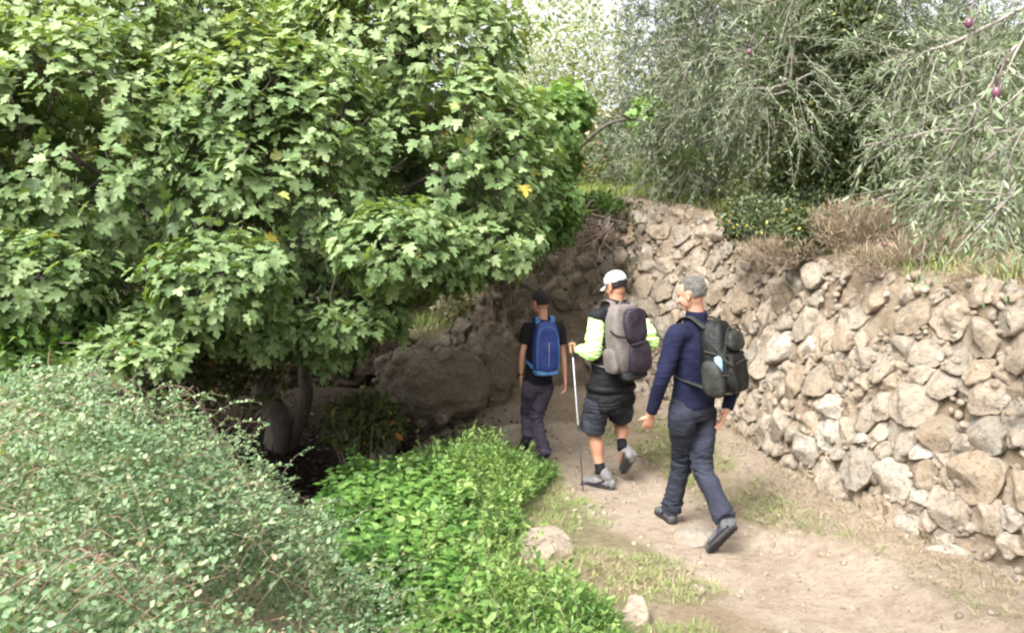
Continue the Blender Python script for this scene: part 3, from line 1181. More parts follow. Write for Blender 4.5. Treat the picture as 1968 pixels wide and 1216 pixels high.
def near_olive():
    base = np.array([4.7, 2.9, 0.])
    base[2] = gz(base[0], base[1]) - .05
    root = empty("olive_tree", base)
    tag(root, "near olive whose long silvery branches with ripe olives hang into the upper right corner", "tree")
    mb, t = MB(), MB()
    fork = base + [-.2, .1, 1.2]
    t.add(*tube([base, base + [-.1, 0, .6], fork], .16, .11, 12, 4))
    mains = [
        [fork, (3.4, 3.1, 3.5), (2.6, 3.3, 3.25), P(1880, 60, 3.2), P(1780, 100, 3.2), P(1710, 140, 3.3)],
        [fork, (3.2, 2.8, 3.35), (2.3, 3.0, 2.9), P(1930, 280, 3.0), P(1850, 330, 3.0), P(1790, 370, 3.05)],
        [fork, (3.0, 2.4, 3.3), (2.3, 2.7, 3.1), P(1990, 60, 3.0), P(1900, 170, 2.9), P(1860, 240, 2.85)],
        [fork, (3.4, 3.6, 3.6), (2.6, 4.0, 3.3), P(1750, -60, 4.0), P(1560, -20, 4.1), P(1450, 20, 4.2)],
        [fork, (3.1, 3.3, 3.0), (2.4, 3.6, 2.6), P(1960, 250, 3.6), P(1820, 250, 3.6), P(1660, 280, 3.7)],
        [fork, (2.9, 2.6, 2.9), (2.2, 2.7, 2.5), P(1990, 330, 2.7), P(1950, 370, 2.6), P(1915, 400, 2.6)],
    ]
    st, dr = [], []
    for m in mains:
        q = catmull(np.array([np.asarray(a, float) for a in m]), 8)
        t.add(*sweep(q, np.linspace(.014, .0025, len(q)), n=6, sub=1, cap=False))
        for k in range(12, len(q) - 1):
            tan = unit(q[k + 1] - q[k])
            for _ in range(2):
                sd = unit(np.cross(tan, rand_dirs(1)[0]))
                st.append(q[k])
                dr.append(unit(tan * .6 + sd * .8 - UP * .15))
    st, dr = np.array(st), np.array(dr)
    olive_twigs(mb, t, st, dr, .22, 11, .041, droop=.25, tint=.1, r=.0016)
    mb.build("crown", M['olive'], root)
    t.build("trunk", M['greybark'], root)
    for px, py, Y in ((1915, 178, 1.35), (1862, 45, 1.6), (1440, 100, 2.6), (1700, 470, 3.0)):
        c = P(px, py, Y)
        V, F, _ = ellipsoid(c, np.eye(3), (.007, .007, .0095), 14, 10)
        mb2 = MB()
        mb2.add(V, F)
        mb2.add(*tube([c + [0, 0, .011], c + [.004, 0, .03], c + [.02, .01, .06]], .001, .0012, 5, 2))
        mb2.build("olive", M['olive_fruit'], root)
    # twigs carrying the fruit
    mb3, t3 = MB(), MB()
    s = np.array([P(1975, 60, 1.4), P(1990, 150, 1.5), P(1900, -10, 1.65), P(1980, 230, 1.6)])
    d = unit(np.array([P(1915, 160, 1.35), P(1880, 260, 1.5), P(1862, 40, 1.6), P(1900, 330, 1.6)]) - s)
    olive_twigs(mb3, t3, s, d, .15, 9, .034, droop=.2, tint=.12, r=.0014)
    for a in s:
        t3.add(*tube([a, a + [.25, .2, .12], np.array([1.9, 2.2, 3.0])], .002, .006, 5, 4))
    mb3.build("hanging_foliage", M['olive'], root)
    t3.build("branch", M['greybark'], root)


near_olive()

# ---- far wood closing the view
def far_wood():
    mb = MB()
    n = 26000
    x = rng.uniform(-26, 26, n)
    y = rng.uniform(19, 34, n)
    h = 2.6 + 1.6 * fbm(np.stack([x, y, 0 * x], -1) * .35, 3, 88) - 1.2 * np.exp(-((x - 1.2) / 1.8) ** 2)
    z = gz(x, y) + rng.uniform(0, 1, n) * h
    o = np.stack([x, y, z], -1)
    V, F, R = leaves('oval', o, rand_dirs(n), unit(rng.normal(0, .6, (n, 3)) + UP), rng.uniform(.25, .5, n), np.clip(rng.normal(.4, .2, n), 0, .9))
    mb.add(V, [F], R)
    o = mb.build("far_woods", M['carob'])
    tag(o, "distant olive and scrub woods closing the view beyond the terraces", "woods", kind="stuff")


far_wood()


# ---- shrubs on the wall head
def small_shrub(name, label, cat, c, r, n, kind, size, mat, stem='twig', group=None, base=None, up=.5, stems=26, power=.5):
    c, r = np.array(c, float), np.array(r, float)
    b = np.array(base if base is not None else [c[0], c[1], 0.], float)
    b[2] = gz(b[0], b[1]) if base is not None else c[2] - r[2] * .9
    root = empty(name, b)
    tag(root, label, cat, group)
    d = rand_dirs(n)
    p = c + d * r * (rng.random((n, 1)) ** power) * (1 + .25 * fbm(d * 2 + c, 2, 6)[:, None])
    dr = unit(d * .6 + rng.normal(0, .5, (n, 3)) + UP * up)
    V, F, R = leaves(kind, p, dr, unit(rng.normal(0, .6, (n, 3)) + UP), size * rng.uniform(.6, 1.3, n), np.clip(rng.normal(.5, .25, n), 0, 1))
    mb = MB()
    mb.add(V, [F], R)
    mb.build("foliage", mat, root)
    s = MB()
    for _ in range(stems):
        e = c + rand_dirs(1)[0] * r * .95
        m_ = (b + e) / 2 + rng.normal(0, .04, 3)
        s.add(*tube([b, m_, e], .006, .002, 5, 3))
    s.build("stems", M[stem], root)
    return root


small_shrub("shrub", "dark grey green shrub with yellow flowers on the wall head right of the pale rubble", "shrub", P(1470, 425, 7.9), (.36, .3, .24), 2600, 'oval', .035, M['shrub'])
small_shrub("ivy", "dark ivy draping over the wall head between the flowering shrub and the brown bush", "ivy", P(1560, 450, 7.35), (.34, .2, .24), 2400, 'oval', .04, M['ivy'], up=-.3)
small_shrub("ivy", "dark ivy hanging over the wall head left of the flowering shrub", "ivy", P(1430, 420, 8.1), (.26, .2, .26), 1800, 'oval', .04, M['ivy'], up=-.3)
small_shrub("shrub", "yellow flecked shrub behind the grey green one on the wall head", "shrub", P(1560, 400, 8.2), (.36, .3, .22), 2000, 'oval', .035, M['shrub'])
small_shrub("dry_bush", "tangled reddish brown dry bush on the wall head", "bush", P(1655, 440, 7.0), (.42, .35, .22), 3600, 'blade', .09, M['brush'], up=.8, stems=60)
small_shrub("dry_bush", "sparse brown dry bush at the wall head below the drooping olive", "bush", P(1830, 480, 6.2), (.5, .3, .16), 2000, 'blade', .08, M['brush'], up=.8, stems=40)
small_shrub("dry_bush", "straw coloured dry bush spilling over the wall head above the navy hiker", "bush", P(1500, 485, 7.3), (.40, .22, .12), 2200, 'blade', .07, M['brush'], up=.5, stems=40)
small_shrub("dry_bush", "long low dry bush spilling over the wall head under the near olive", "bush", P(1720, 505, 6.3), (.50, .22, .12), 2600, 'blade', .07, M['brush'], up=.5, stems=50)
small_shrub("dry_bush", "dry bush on the wall head at the picture's right border", "bush", P(1930, 530, 5.5), (.40, .22, .12), 2000, 'blade', .07, M['dry'], up=.5, stems=40)
small_shrub("shrub", "pale feathery shrub on the crest left of the slim olive trunk", "shrub", P(1330, 335, 10.8), (.75, .5, .3), 4200, 'blade', .14, M['grass'], up=1.4, stems=30)
small_shrub("shrub", "low leafy shrub hanging over the top of the earth bank", "shrub", P(1150, 395, 10.3), (.32, .3, .14), 900, 'oval', .05, M['herb'])
small_shrub("shrub", "grey leafed shrub growing under the terrace edge behind the ruined wall", "shrub", P(890, 590, 11.2), (.42, .35, .28), 1500, 'oval', .05, M['twig_leaf'])


def dead_branches():
    b = P(1160, 440, 9.9)
    root = empty("dead_bush", b)
    tag(root, "bare grey bush of dead twigs poking out of the bank under the fig", "bush")
    s = MB()
    for _ in range(46):
        e = P(rng.uniform(1035, 1190), rng.uniform(395, 500), rng.uniform(8.9, 9.9))
        m_ = b * .5 + e * .5 + rng.normal(0, .07, 3)
        s.add(*tube([b + rng.normal(0, .05, 3), m_, e], .011, .003, 5, 3))
        for _ in range(3):
            k = rng.uniform(.4, 1)
            p = m_ * (1 - k) + e * k
            s.add(*tube([p, p + rng.normal(0, .12, 3)], .004, .002, 4, 2))
    s.build("branches", M['twig'], root)


dead_branches()

# ---- bramble bush filling the lower left
def bush_top(x, y):
    """Height of the bramble surface above the ground plane z=0."""
    q = np.stack([x, y, 0 * x], -1)
    e = edge_bush(x, y)
    h = (1.12 + .22 * fbm(q * 1.1, 3, 101)) * (.18 + .82 * sstep(0, 1.25, e + .18 * fbm(q * 2.2, 2, 103)))
    h = h - .30 * sstep(3.3, 1.6, y) + .10 * np.exp(-((x + 1.5) ** 2 / .5 + (y - 4.2) ** 2 / .7))
    return h


def edge_bush(x, y):
    # distance inside the bush's right and far edges
    right = np.interp(y, [1.2, 2.6, 3.5, 4.3, 5.0, 5.6], [.10, -.12, -.38, -.62, -.95, -1.4]) - x
    farl = 5.5 - y + 0 * x
    near = y - .9
    return np.minimum(np.minimum(right, farl), near)


def bramble():
    root = empty("bramble_bush", (-2.0, 3.6, gz(-2.0, 3.6)))
    tag(root, "broad sprawling grey green bramble bush with arching reddish stems beside the hollow", "bush")
    n = 330000
    y = rng.uniform(1.2, 5.7, n)
    x = rng.uniform(-4.6, 0, n)
    e = edge_bush(x, y)
    k = (e > 0) & (np.abs(x) / y < .72)
    x, y, e = x[k], y[k], e[k]
    h = bush_top(x, y)
    q = np.stack([x, y, h], -1)
    lump = .26 * fbm(q * [1.9, 1.9, 0], 4, 111)
    dep = rng.random(len(x)) ** 1.5 * .5
    g = gz(x, y)
    z = g + h + lump - dep
    ok = (z > g + .03)
    x, y, z, g, dep = x[ok], y[ok], z[ok], g[ok], dep[ok]
    o = np.stack([x, y, z], -1)
    ok = fbm(o * [3.0, 3.0, 1.5], 3, 121) + .1 * (dep > .2) > -.20
    o, dep = o[ok], dep[ok]
    m = len(o)
    fl = unit(np.stack([.8 + .4 * vnoise(o * 1.4, 5), .35 + .6 * vnoise(o * 1.4, 6), .25 + .3 * vnoise(o * 2, 7)], -1))
    dr = unit(fl + rng.normal(0, .55, (m, 3)))
    nm = unit(UP + [0, -.35, 0] + rng.normal(0, .7, (m, 3)))
    tint = fbm(o * 1.5, 3, 131) * .3
    sz = .0185 * rng.uniform(.55, 1.6, m) * (1 + .15 * sstep(3.2, 2, o[:, 1]))
    r = np.clip(rng.normal(.55, .2, m) + tint, 0, .96)
    r = np.where(rng.random(m) < .006, 1, r)
    V, F, R = leaves('oval', o, dr, nm, sz, r)
    mb = MB()
    mb.add(V, [F], R)
    mb.build("foliage", M['bramble'], root)
    s = MB()
    for _ in range(190):
        y = rng.uniform(1.6, 5.2)
        x = rng.uniform(-.75 * y, -.3)
        if edge_bush(np.array(x), np.array(y)) < .05: continue
        a = rng.normal(.45, .6)
        L = rng.uniform(.15, .6)
        pts = []
        for k in (0, .33, .66, 1):
            xx, yy = x + math.cos(a) * L * (k - .5), y + math.sin(a) * L * (k - .5) * .8
            hh = float(gz(xx, yy) + bush_top(np.array(xx), np.array(yy))) + .26 * float(fbm(np.array([xx, yy, 0.]) * [1.9, 1.9, 0], 4, 111)) + .02
            pts.append((xx, yy, hh - .05 + .09 * math.sin(k * 3.14) + rng.normal(0, .02)))
        s.add(*tube(pts, .0022, .0010, 4, 3))
    sprays = MB()
    for _ in range(420):
        y = rng.uniform(1.9, 5.3)
        x = rng.uniform(-.68 * y, -.05)
        if edge_bush(np.array(x), np.array(y)) < -.02: continue
        h0 = float(gz(x, y) + bush_top(np.array(x), np.array(y))) + .26 * float(fbm(np.array([x, y, 0.]) * [1.9, 1.9, 0], 4, 111))
        a, L = rng.normal(.3, .9), rng.uniform(.12, .34)
        b0 = np.array([x, y, h0 - .08])
        e0 = b0 + [math.cos(a) * L, math.sin(a) * L * .7, rng.uniform(.06, .2)]
        q = catmull(np.array([b0, (b0 + e0) / 2 + [0, 0, .05], e0]), 6)
        s.add(*tube(q[::3], .0018, .0009, 4, 2))
        kk = rng.uniform(.15, 1, 22)
        o_ = np.stack([np.interp(kk, np.linspace(0, 1, len(q)), q[:, c_]) for c_ in range(3)], -1)
        V, F, R_ = leaves('oval', o_, rand_dirs(22) + unit(e0 - b0), unit(UP + rng.normal(0, .6, (22, 3))), .024 * rng.uniform(.5, 1.3, 22), np.clip(rng.normal(.6, .2, 22), 0, 1))
        sprays.add(V, [F], R_)
    sprays.build("sprays", M['bramble'], root)
    s.build("stems", M['redstem'], root)


bramble()

# ---- herbs
def visible(x, y, m=.66):
    return (np.abs(x) / y < m)


def herbs():
    # broad-leaved weeds: down the edge of the bush and into the hollow's rim
    mb, n = MB(), 2600
    y = rng.uniform(3.2, 8.6, n)
    x = rng.uniform(-1.8, .4, n)
    e = np.interp(y, [3.2, 4.3, 5, 6, 7, 8, 8.6], [-.55, -.75, -1.0, -1.25, -1.2, -1.0, -.8])
    ri = np.interp(y, [3.2, 4.3, 5, 6, 7, 8, 8.6], [-.15, -.2, -.25, -.35, -.5, -.6, -.55])
    k = (x > e - .15) & (x < ri)
    x, y = x[k], y[k]
    hgt = rng.uniform(.08, .32, len(x)) * (1 + .6 * vnoise(np.stack([x, y, 0 * x], -1) * 2.2, 4)) * (1 - .45 * sstep(6.5, 8, y))
    g = gz(x, y)
    for j in range(16):
        a = rng.uniform(0, 6.28, len(x))
        up = rng.uniform(.3, 1, len(x)) * hgt
        o = np.stack([x + np.cos(a) * .05, y + np.sin(a) * .05, g + up], -1)
        dr = unit(np.stack([np.cos(a), np.sin(a), rng.uniform(-.1, .6, len(x))], -1))
        nm = unit(UP + [0, -.3, 0] + rng.normal(0, .35, (len(x), 3)))
        V, F, R = leaves('lobed', o, dr, nm, rng.uniform(.035, .085, len(x)), np.clip(rng.normal(.45, .22, len(x)) + .25 * fbm(o * 1.5, 2, 9), 0, 1))
        mb.add(V, [F], R)
    tag(mb.build("leafy_weeds", M['herb']), "bright green broad leaved weeds filling the ground beside the bramble", "weeds", kind="stuff")
    # feathery mound beside the path
    mb = MB()
    n = 6800
    y = rng.uniform(3.6, 7.6, n)
    x = rng.uniform(-1.2, 1.0, n)
    le = np.interp(y, [3.6, 4.4, 5, 6, 6.6, 7.2, 7.6], [-.55, -.55, -.55, -.6, -.6, -.4, -.1])
    ri = np.interp(y, [3.6, 4.3, 4.75, 5.15, 5.5, 6.1, 6.7, 7.1, 7.6], [.56, .46, .36, .20, .0, .0, .20, .28, .1])
    cl = fbm(np.stack([x, y, 0 * x], -1) * 2.6, 3, 181)
    k = (x > le + .25 * cl) & (x < ri + .25 * cl) & (cl > -.42) & (((x - .20) / .27) ** 2 + ((y - 5.15) / .42) ** 2 > 1)
    x, y = x[k], y[k]
    g = gz(x, y)
    cl = cl[k]
    hh = .26 * np.exp(-(((x + .25) / .34) ** 2 + ((y - 6.45) / .6) ** 2)) + .12
    hgt = hh * rng.uniform(.5, 1.2, len(x)) * (1 + .9 * cl)
    for j in range(34):
        a = rng.uniform(0, 6.28, len(x))
        up = rng.uniform(.25, 1, len(x)) * hgt
        rr = rng.uniform(0, .07, len(x))
        o = np.stack([x + np.cos(a) * rr, y + np.sin(a) * rr, g + up], -1)
        dr = unit(np.stack([np.cos(a), np.sin(a), rng.uniform(0, 1.3, len(x))], -1))
        nm = unit(UP * .5 + rng.normal(0, .6, (len(x), 3)))
        V, F, R = leaves('olive', o, dr, nm, rng.uniform(.02, .06, len(x)), np.clip(rng.normal(.45, .25, len(x)) + .5 * fbm(o * 2.4, 2, 9) + .25 * (up / np.maximum(hgt, .01) - .6), 0, 1))
        mb.add(V, [F], R)
    tag(mb.build("feathery_weeds", M['feather']), "soft feathery green weeds mounded along the path's left edge", "weeds", kind="stuff")


herbs()


def weed_stalks():
    mb, s = MB(), MB()
    n = 260
    y = rng.uniform(3.7, 7.2, n)
    x = np.interp(y, [3.6, 4.4, 5, 6, 7.2], [.0, -.15, -.25, -.4, -.35]) + np.clip(rng.normal(0, .28, n), -.6, .42)
    g = gz(x, y)
    for i in range(n):
        h = rng.uniform(.15, .42)
        a = rng.uniform(0, 6.28)
        b0 = np.array([x[i], y[i], g[i]])
        e0 = b0 + [math.cos(a) * h * .4, math.sin(a) * h * .4, h]
        s.add(*tube([b0, (b0 + e0) / 2 + [0, 0, .02], e0], .0025, .001, 4, 2))
        m = 14
        kk = rng.uniform(.4, 1, m)
        o = b0 + (e0 - b0) * kk[:, None]
        V, F, R = leaves('lobed' if i % 3 else 'oval', o, rand_dirs(m) + [0, 0, .3], unit(UP + rng.normal(0, .5, (m, 3))), rng.uniform(.02, .055, m), np.clip(rng.normal(.6, .25, m), 0, 1))
        mb.add(V, [F], R)
    tag(mb.build("tall_weeds", M['feather']), "taller mixed weeds standing among the green ground cover", "weeds", kind="stuff")
    tag(s.build("weed_stems", M['twig_leaf']), "thin pale stems of the taller weeds", "weeds", kind="stuff")


weed_stalks()


def blades(name, label, mat, x, y, per, size, spread=.035, lean=.45, tint=0):
    g = gz(x, y)
    mb = MB()
    for _ in range(per):
        n = len(x)
        a = rng.uniform(0, 6.28, n)
        rr = rng.uniform(0, spread, n)
        xx, yy = x + np.cos(a) * rr, y + np.sin(a) * rr
        o = np.stack([xx, yy, g - .005], -1)
        dr = unit(np.stack([np.cos(a) * lean, np.sin(a) * lean, np.ones(n)], -1) + rng.normal(0, .2, (n, 3)))
        nm = unit(np.stack([-np.cos(a), -np.sin(a), .3 + 0 * a], -1))
        V, F, R = leaves('blade', o, dr, -nm, size * rng.uniform(.4, 1.2, n), np.clip(rng.normal(.5 + tint, .25, n), 0, 1))
        mb.add(V, [F], R)
    return tag(mb.build(name, mat), label, "grass", kind="stuff")


def scatter(n, x0, x1, y0, y1, cond):
    x, y = rng.uniform(x0, x1, n), rng.uniform(y0, y1, n)
    d, _ = wall_dist(x, y)
    p = path_dist(x, y)
    nn = fbm(np.stack([x, y, 0 * x], -1) * 1.8, 3, 141)
    k = cond(x, y, d, p, nn)
    return x[k], y[k]


xa, ya = scatter(13000, -.6, 3.4, 3.6, 9.6, lambda x, y, d, p, n: (d < -.02) & (p > .36 + .3 * n) & (x > -.3) & visible(x, y) & (n > .02))
blades("dry_grass", "thin dry grass scattered along the foot of the wall and path edges", M['dry'], xa, ya, 6, .065, .05, 1.1)
xb, yb = scatter(9000, -.2, 2.6, 3.7, 8.9, lambda x, y, d, p, n: (d < -.3) & (p > .42 + .2 * n) & visible(x, y) & (n > np.where(x > 1.1, .0, -.3)))
blades("grass", "short green grass in patches beside the path", M['grass'], xb, yb, 7, .06, .045, .9)
xc, yc = scatter(15000, -3, 6.5, 5, 15, lambda x, y, d, p, n: (d > .15) & (n > -.3) & visible(x, y, .75))
blades("terrace_grass", "mixed straw and green grass covering the terrace above the wall", M['grass'], xc, yc, 5, .17, .06, tint=.15)
xd, yd = scatter(5200, 1, 6, 5, 12, lambda x, y, d, p, n: (d > -.0) & (d < .5) & visible(x, y, .75))
blades("straw", "pale straw fringing the head of the wall", M['dry'], xd, yd, 7, .15, .06)


def pebbles():
    mb = MB()
    x, y = scatter(4600, -.5, 3.2, 3.8, 9.8, lambda x, y, d, p, n: (d < -.02) & visible(x, y) & ((p < .8) | (d > -.7)) & (n > -.4))
    g = gz(x, y)
    for i in range(len(x)):
        r = .005 + .018 * rng.random() ** 4
        c = np.array([x[i], y[i], g[i] + r * .2])
        V, F, _ = ellipsoid(c, np.linalg.qr(rng.normal(size=(3, 3)))[0], r * rng.uniform(.6, 1.3, 3), 6, 4)
        mb.add(V, F, rng.random() * .85)
    tag(mb.build("gravel", M['stone']), "loose gravel and crumbs of stone on the path", "gravel", kind="stuff")


pebbles()


def bank_growth():
    root = empty("root_tangle", facing(np.array(S_END + .8), np.array(1.2)))
    tag(root, "tangle of thin dry roots and creepers hanging down the shaded earth bank", "roots")
    s = MB()
    for _ in range(90):
        a = rng.uniform(S_END - .3, S_END + 2.2)
        H = float(wall_line(np.array(a))[2])
        t0, L = H * rng.uniform(.55, 1.0), rng.uniform(.2, .8)
        pts = [facing(np.array(a + rng.normal(0, .04) * k), np.array(max(.05, t0 - L * k)), rng.uniform(-.02, .10)) for k in (0, .3, .6, 1)]
        s.add(*tube(pts, .006, .002, 4, 3))
    s.build("roots", M['twig'], root)
    n = 1500
    a = rng.uniform(S_END - .2, S_END + 2.0, n)
    H = wall_line(a)[:, 2]
    t = H * np.clip(1 - np.abs(rng.normal(0, .28, n)), .1, 1)
    o = facing(a, t, rng.uniform(-.02, .1, n))
    k = fbm(o * 2, 2, 171) > -.05
    V, F, R = leaves('oval', o[k], rand_dirs(k.sum()) - UP * .5, rand_dirs(k.sum()) + [0, -.6, .3], rng.uniform(.03, .065, k.sum()), rng.random(k.sum()) * .8)
    mb = MB()
    mb.add(V, [F], R)
    mb.build("creeper_leaves", M['carob'], root)
    mb = MB()
    sd = np.random.default_rng(77)
    for i in range(150):
        a = sd.uniform(S_END - .2, S_END + 2.6)
        H = float(wall_line(np.array(a))[2])
        p = facing(np.array(a), np.array(sd.uniform(.0, 1) ** .8 * H * .95), sd.uniform(-.06, .06))
        r = .03 + .11 * sd.random() ** 2.5
        W, F2, _ = ellipsoid(p, np.linalg.qr(sd.normal(size=(3, 3)))[0], r * sd.uniform(.7, 1.35, 3), 14, 9, .75)
        for _ in range(6):
            nn = unit(sd.normal(size=3))
            W = W - np.maximum((W - p) @ nn - r * .72, 0)[:, None] * nn
        W = W + unit(W - p) * (fbm(W * 12, 3, i)[:, None] * .25 * r)
        mb.add(W, F2, sd.random() * .9)
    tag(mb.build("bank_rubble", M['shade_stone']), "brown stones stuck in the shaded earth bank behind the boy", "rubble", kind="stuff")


bank_growth()


def hollow_things():
    b = np.array([-1.5, 7.2, 0.])
    b[2] = gz(b[0], b[1])
    root = empty("hanging_branch", P(640, 665, 6.9))
    tag(root, "thin bare branch sagging across the dark hollow", "branch")
    s = MB()
    s.add(*tube([P(500, 688, 6.7), P(545, 700, 6.75), P(590, 697, 6.8), P(640, 665, 6.9), P(680, 600, 7.1)], .006, .009, 6, 5))
    s.add(*tube([P(590, 697, 6.8), P(620, 700, 6.8), P(640, 712, 6.85)], .004, .002, 5, 3))
    s.build("branch", M['twig'], root)
    # dead leaves and small plants in the hollow
    mb = MB()
    n = 6000
    x, y = rng.normal(-1.9, .8, n), rng.normal(8.2, .9, n)
    g = gz(x, y)
    d, _ = wall_dist(x, y)
    k = d < -.05
    o = np.stack([x, y, g + .01], -1)[k]
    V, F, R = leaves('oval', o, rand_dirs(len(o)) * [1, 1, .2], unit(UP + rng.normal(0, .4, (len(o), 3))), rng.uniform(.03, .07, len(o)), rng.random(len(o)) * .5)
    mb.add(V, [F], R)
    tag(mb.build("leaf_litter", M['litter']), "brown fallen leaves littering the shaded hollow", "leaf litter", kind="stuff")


hollow_things()
small_shrub("shrub", "dark leafy shrub growing deep in the hollow above the green weeds", "shrub", P(700, 815, 8.2), (.42, .35, .32), 1300, 'lobed', .08, M['carob'], base=P(700, 850, 8.2))
small_shrub("shrub", "shaded shrub behind the bramble at the hollow's left rim", "shrub", P(400, 690, 7.4), (.9, .5, .5), 2600, 'oval', .07, M['carob'], base=P(400, 800, 7.4))
small_shrub("shrub", "low shrub with mixed green leaves under the fig's left side", "shrub", P(70, 660, 5.9), (.6, .4, .32), 2400, 'lobed', .085, M['fig_bright'], base=P(70, 800, 5.9))

# ------------------------------------------------------------------ people
M['skin'] = plain("skin", (.42, .215, .145), .5, 0, .10, 12)
M['skin_tan'] = plain("tanned_skin", (.36, .18, .11), .5, 0, .12, 12)
M['grey_hair'] = fabric("grey_hair", (0.06, 0.056, 0.05), (0.19, 0.18, 0.165), 60, .7, .9)
M['dark_hair'] = fabric("dark_hair", (0.01, 0.007, 0.008), (0.038, 0.028, 0.03), 60, .6, .8)
M['navy'] = fabric("navy_knit", (0.003, 0.004, 0.018), (0.007, 0.009, 0.033), 8, .9, .4)
M['slate'] = fabric("slate_cotton", (0.01, 0.012, 0.019), (0.026, 0.029, 0.044), 7, .9, .5)
M['plum'] = fabric("plum_grey_cotton", (0.024, 0.02, 0.034), (0.066, 0.055, 0.082), 9, .9, .5)
M['black'] = fabric("black_cloth", (0.004, 0.004, 0.005), (0.01, 0.01, 0.013), 9, .85, .4)
M['shorts'] = fabric("charcoal_shorts", (0.01, 0.012, 0.016), (0.034, 0.038, 0.05), 7, .9, .5)
M['lime'] = fabric("lime_jersey", (0.46, 0.8, 0.22), (0.62, 0.88, 0.42), 6, .7, .35)
M['white'] = fabric("white_cap_cloth", (0.3, 0.31, 0.3), (0.44, 0.45, 0.44), 9, .8, .3)
M['tee'] = fabric("dark_tee", (0.004, 0.004, 0.006), (0.011, 0.01, 0.015), 9, .9, .4)
M['boot'] = plain("grey_suede", (.055, .058, .060), .8, 0, .35, 30)
M['shoe'] = plain("grey_shoe", (.12, .115, .115), .75, 0, .35, 40)
M['sole'] = plain("rubber", (.018, .018, .018), .8)
M['lightsole'] = plain("pale_rubber", (.42, .41, .40), .6)
M['packgrey'] = fabric("taupe_nylon", (0.09, 0.077, 0.072), (0.15, 0.13, 0.12), 12, .6, .3)
M['packplum'] = fabric("plum_nylon", (0.01, 0.007, 0.012), (0.034, 0.025, 0.038), 12, .55, .35)
M['packblack'] = fabric("black_nylon", (0.002, 0.002, 0.002), (0.008, 0.0085, 0.008), 12, .55, .45)
M['packolive'] = fabric("grey_olive_nylon", (0.011, 0.012, 0.01), (0.03, 0.031, 0.026), 14, .6, .4)
M['blue'] = fabric("blue_nylon", (0.012, 0.025, 0.13), (0.035, 0.06, 0.21), 10, .5, .4)
M['lightblue'] = fabric("light_blue_nylon", (0.03, 0.1, 0.24), (0.08, 0.18, 0.34), 14, .5, .3)
M['metal'] = plain("brushed_alloy", (.55, .55, .57), .35, .9)
M['darkmetal'] = plain("dark_alloy", (.06, .06, .065), .4, .6)
M['cork'] = plain("grip", (.02, .02, .02), .8)
M['bottle'] = plain("pale_plastic", (.20, .33, .42), .3)
M['eye'] = plain("eye", (.05, .035, .03), .2)


def wrinkle(V, N, amp, sc=(9, 9, 16), seed=0, extra=None):
    d = fbm(V * sc, 4, seed) * amp
    if extra is not None:
        for c, r, a in extra:
            w = np.exp(-((V - c) ** 2).sum(1) / r ** 2)
            q = V * [6, 6, 38] + 1.5 * fbm(V * 6, 2, seed)[:, None]
            d += w * a * (.5 - 1.6 * np.abs(fbm(q, 2, seed + 3)))
    return V + N * np.maximum(d, -.010)[:, None]


def cloth(name, parts, mat, parent, voxel=.011, amp=.005, seed=0, extra=None, label=None, smooth_it=5):
    V, F, N = remeshed(parts, voxel * .75, smooth_it)
    V = wrinkle(V, N, amp, seed=seed, extra=extra)
    o = mk(name, V, F, mat, parent)
    if label: o["label"] = label
    return o


def head_parts(c, Fd, U, s=1.0):
    R = unit(np.cross(Fd, U))
    ax = np.array([R, Fd, U])
    p = lambda r, f, u: c + s * (R * r + Fd * f + U * u)
    E = lambda q, rad, pw=1.0, n=20: ellipsoid(q, ax, np.array(rad) * s, n, 14, pw)[:2]
    out = [E(p(0, -.008, .022), (.074, .095, .090)),
           E(p(0, .028, -.035), (.060, .062, .068)),
           E(p(0, .052, -.082), (.034, .034, .028)),
           E(p(0, .078, .012), (.050, .016, .014)),          # brow
           E(p(.036, .066, -.030), (.022, .020, .020)), E(p(-.036, .066, -.030), (.022, .020, .020)),
           E(p(0, .084, -.066), (.024, .010, .006)), E(p(0, .083, -.078), (.021, .010, .007)),
           sweep([p(0, .086, .004), p(0, .100, -.022), p(0, .108, -.040)], [.008 * s, .010 * s, .013 * s], R, 10, 3),
           E(p(.013, .092, -.043), (.008, .010, .007)), E(p(-.013, .092, -.043), (.008, .010, .007))]
    for sg in (1, -1):
        out.append(E(p(sg * .078, -.008, -.012), (.009, .020, .034), 1, 12))
        out.append(E(p(sg * .082, -.018, .004), (.010, .012, .016), 1, 12))
    return out, ax, p


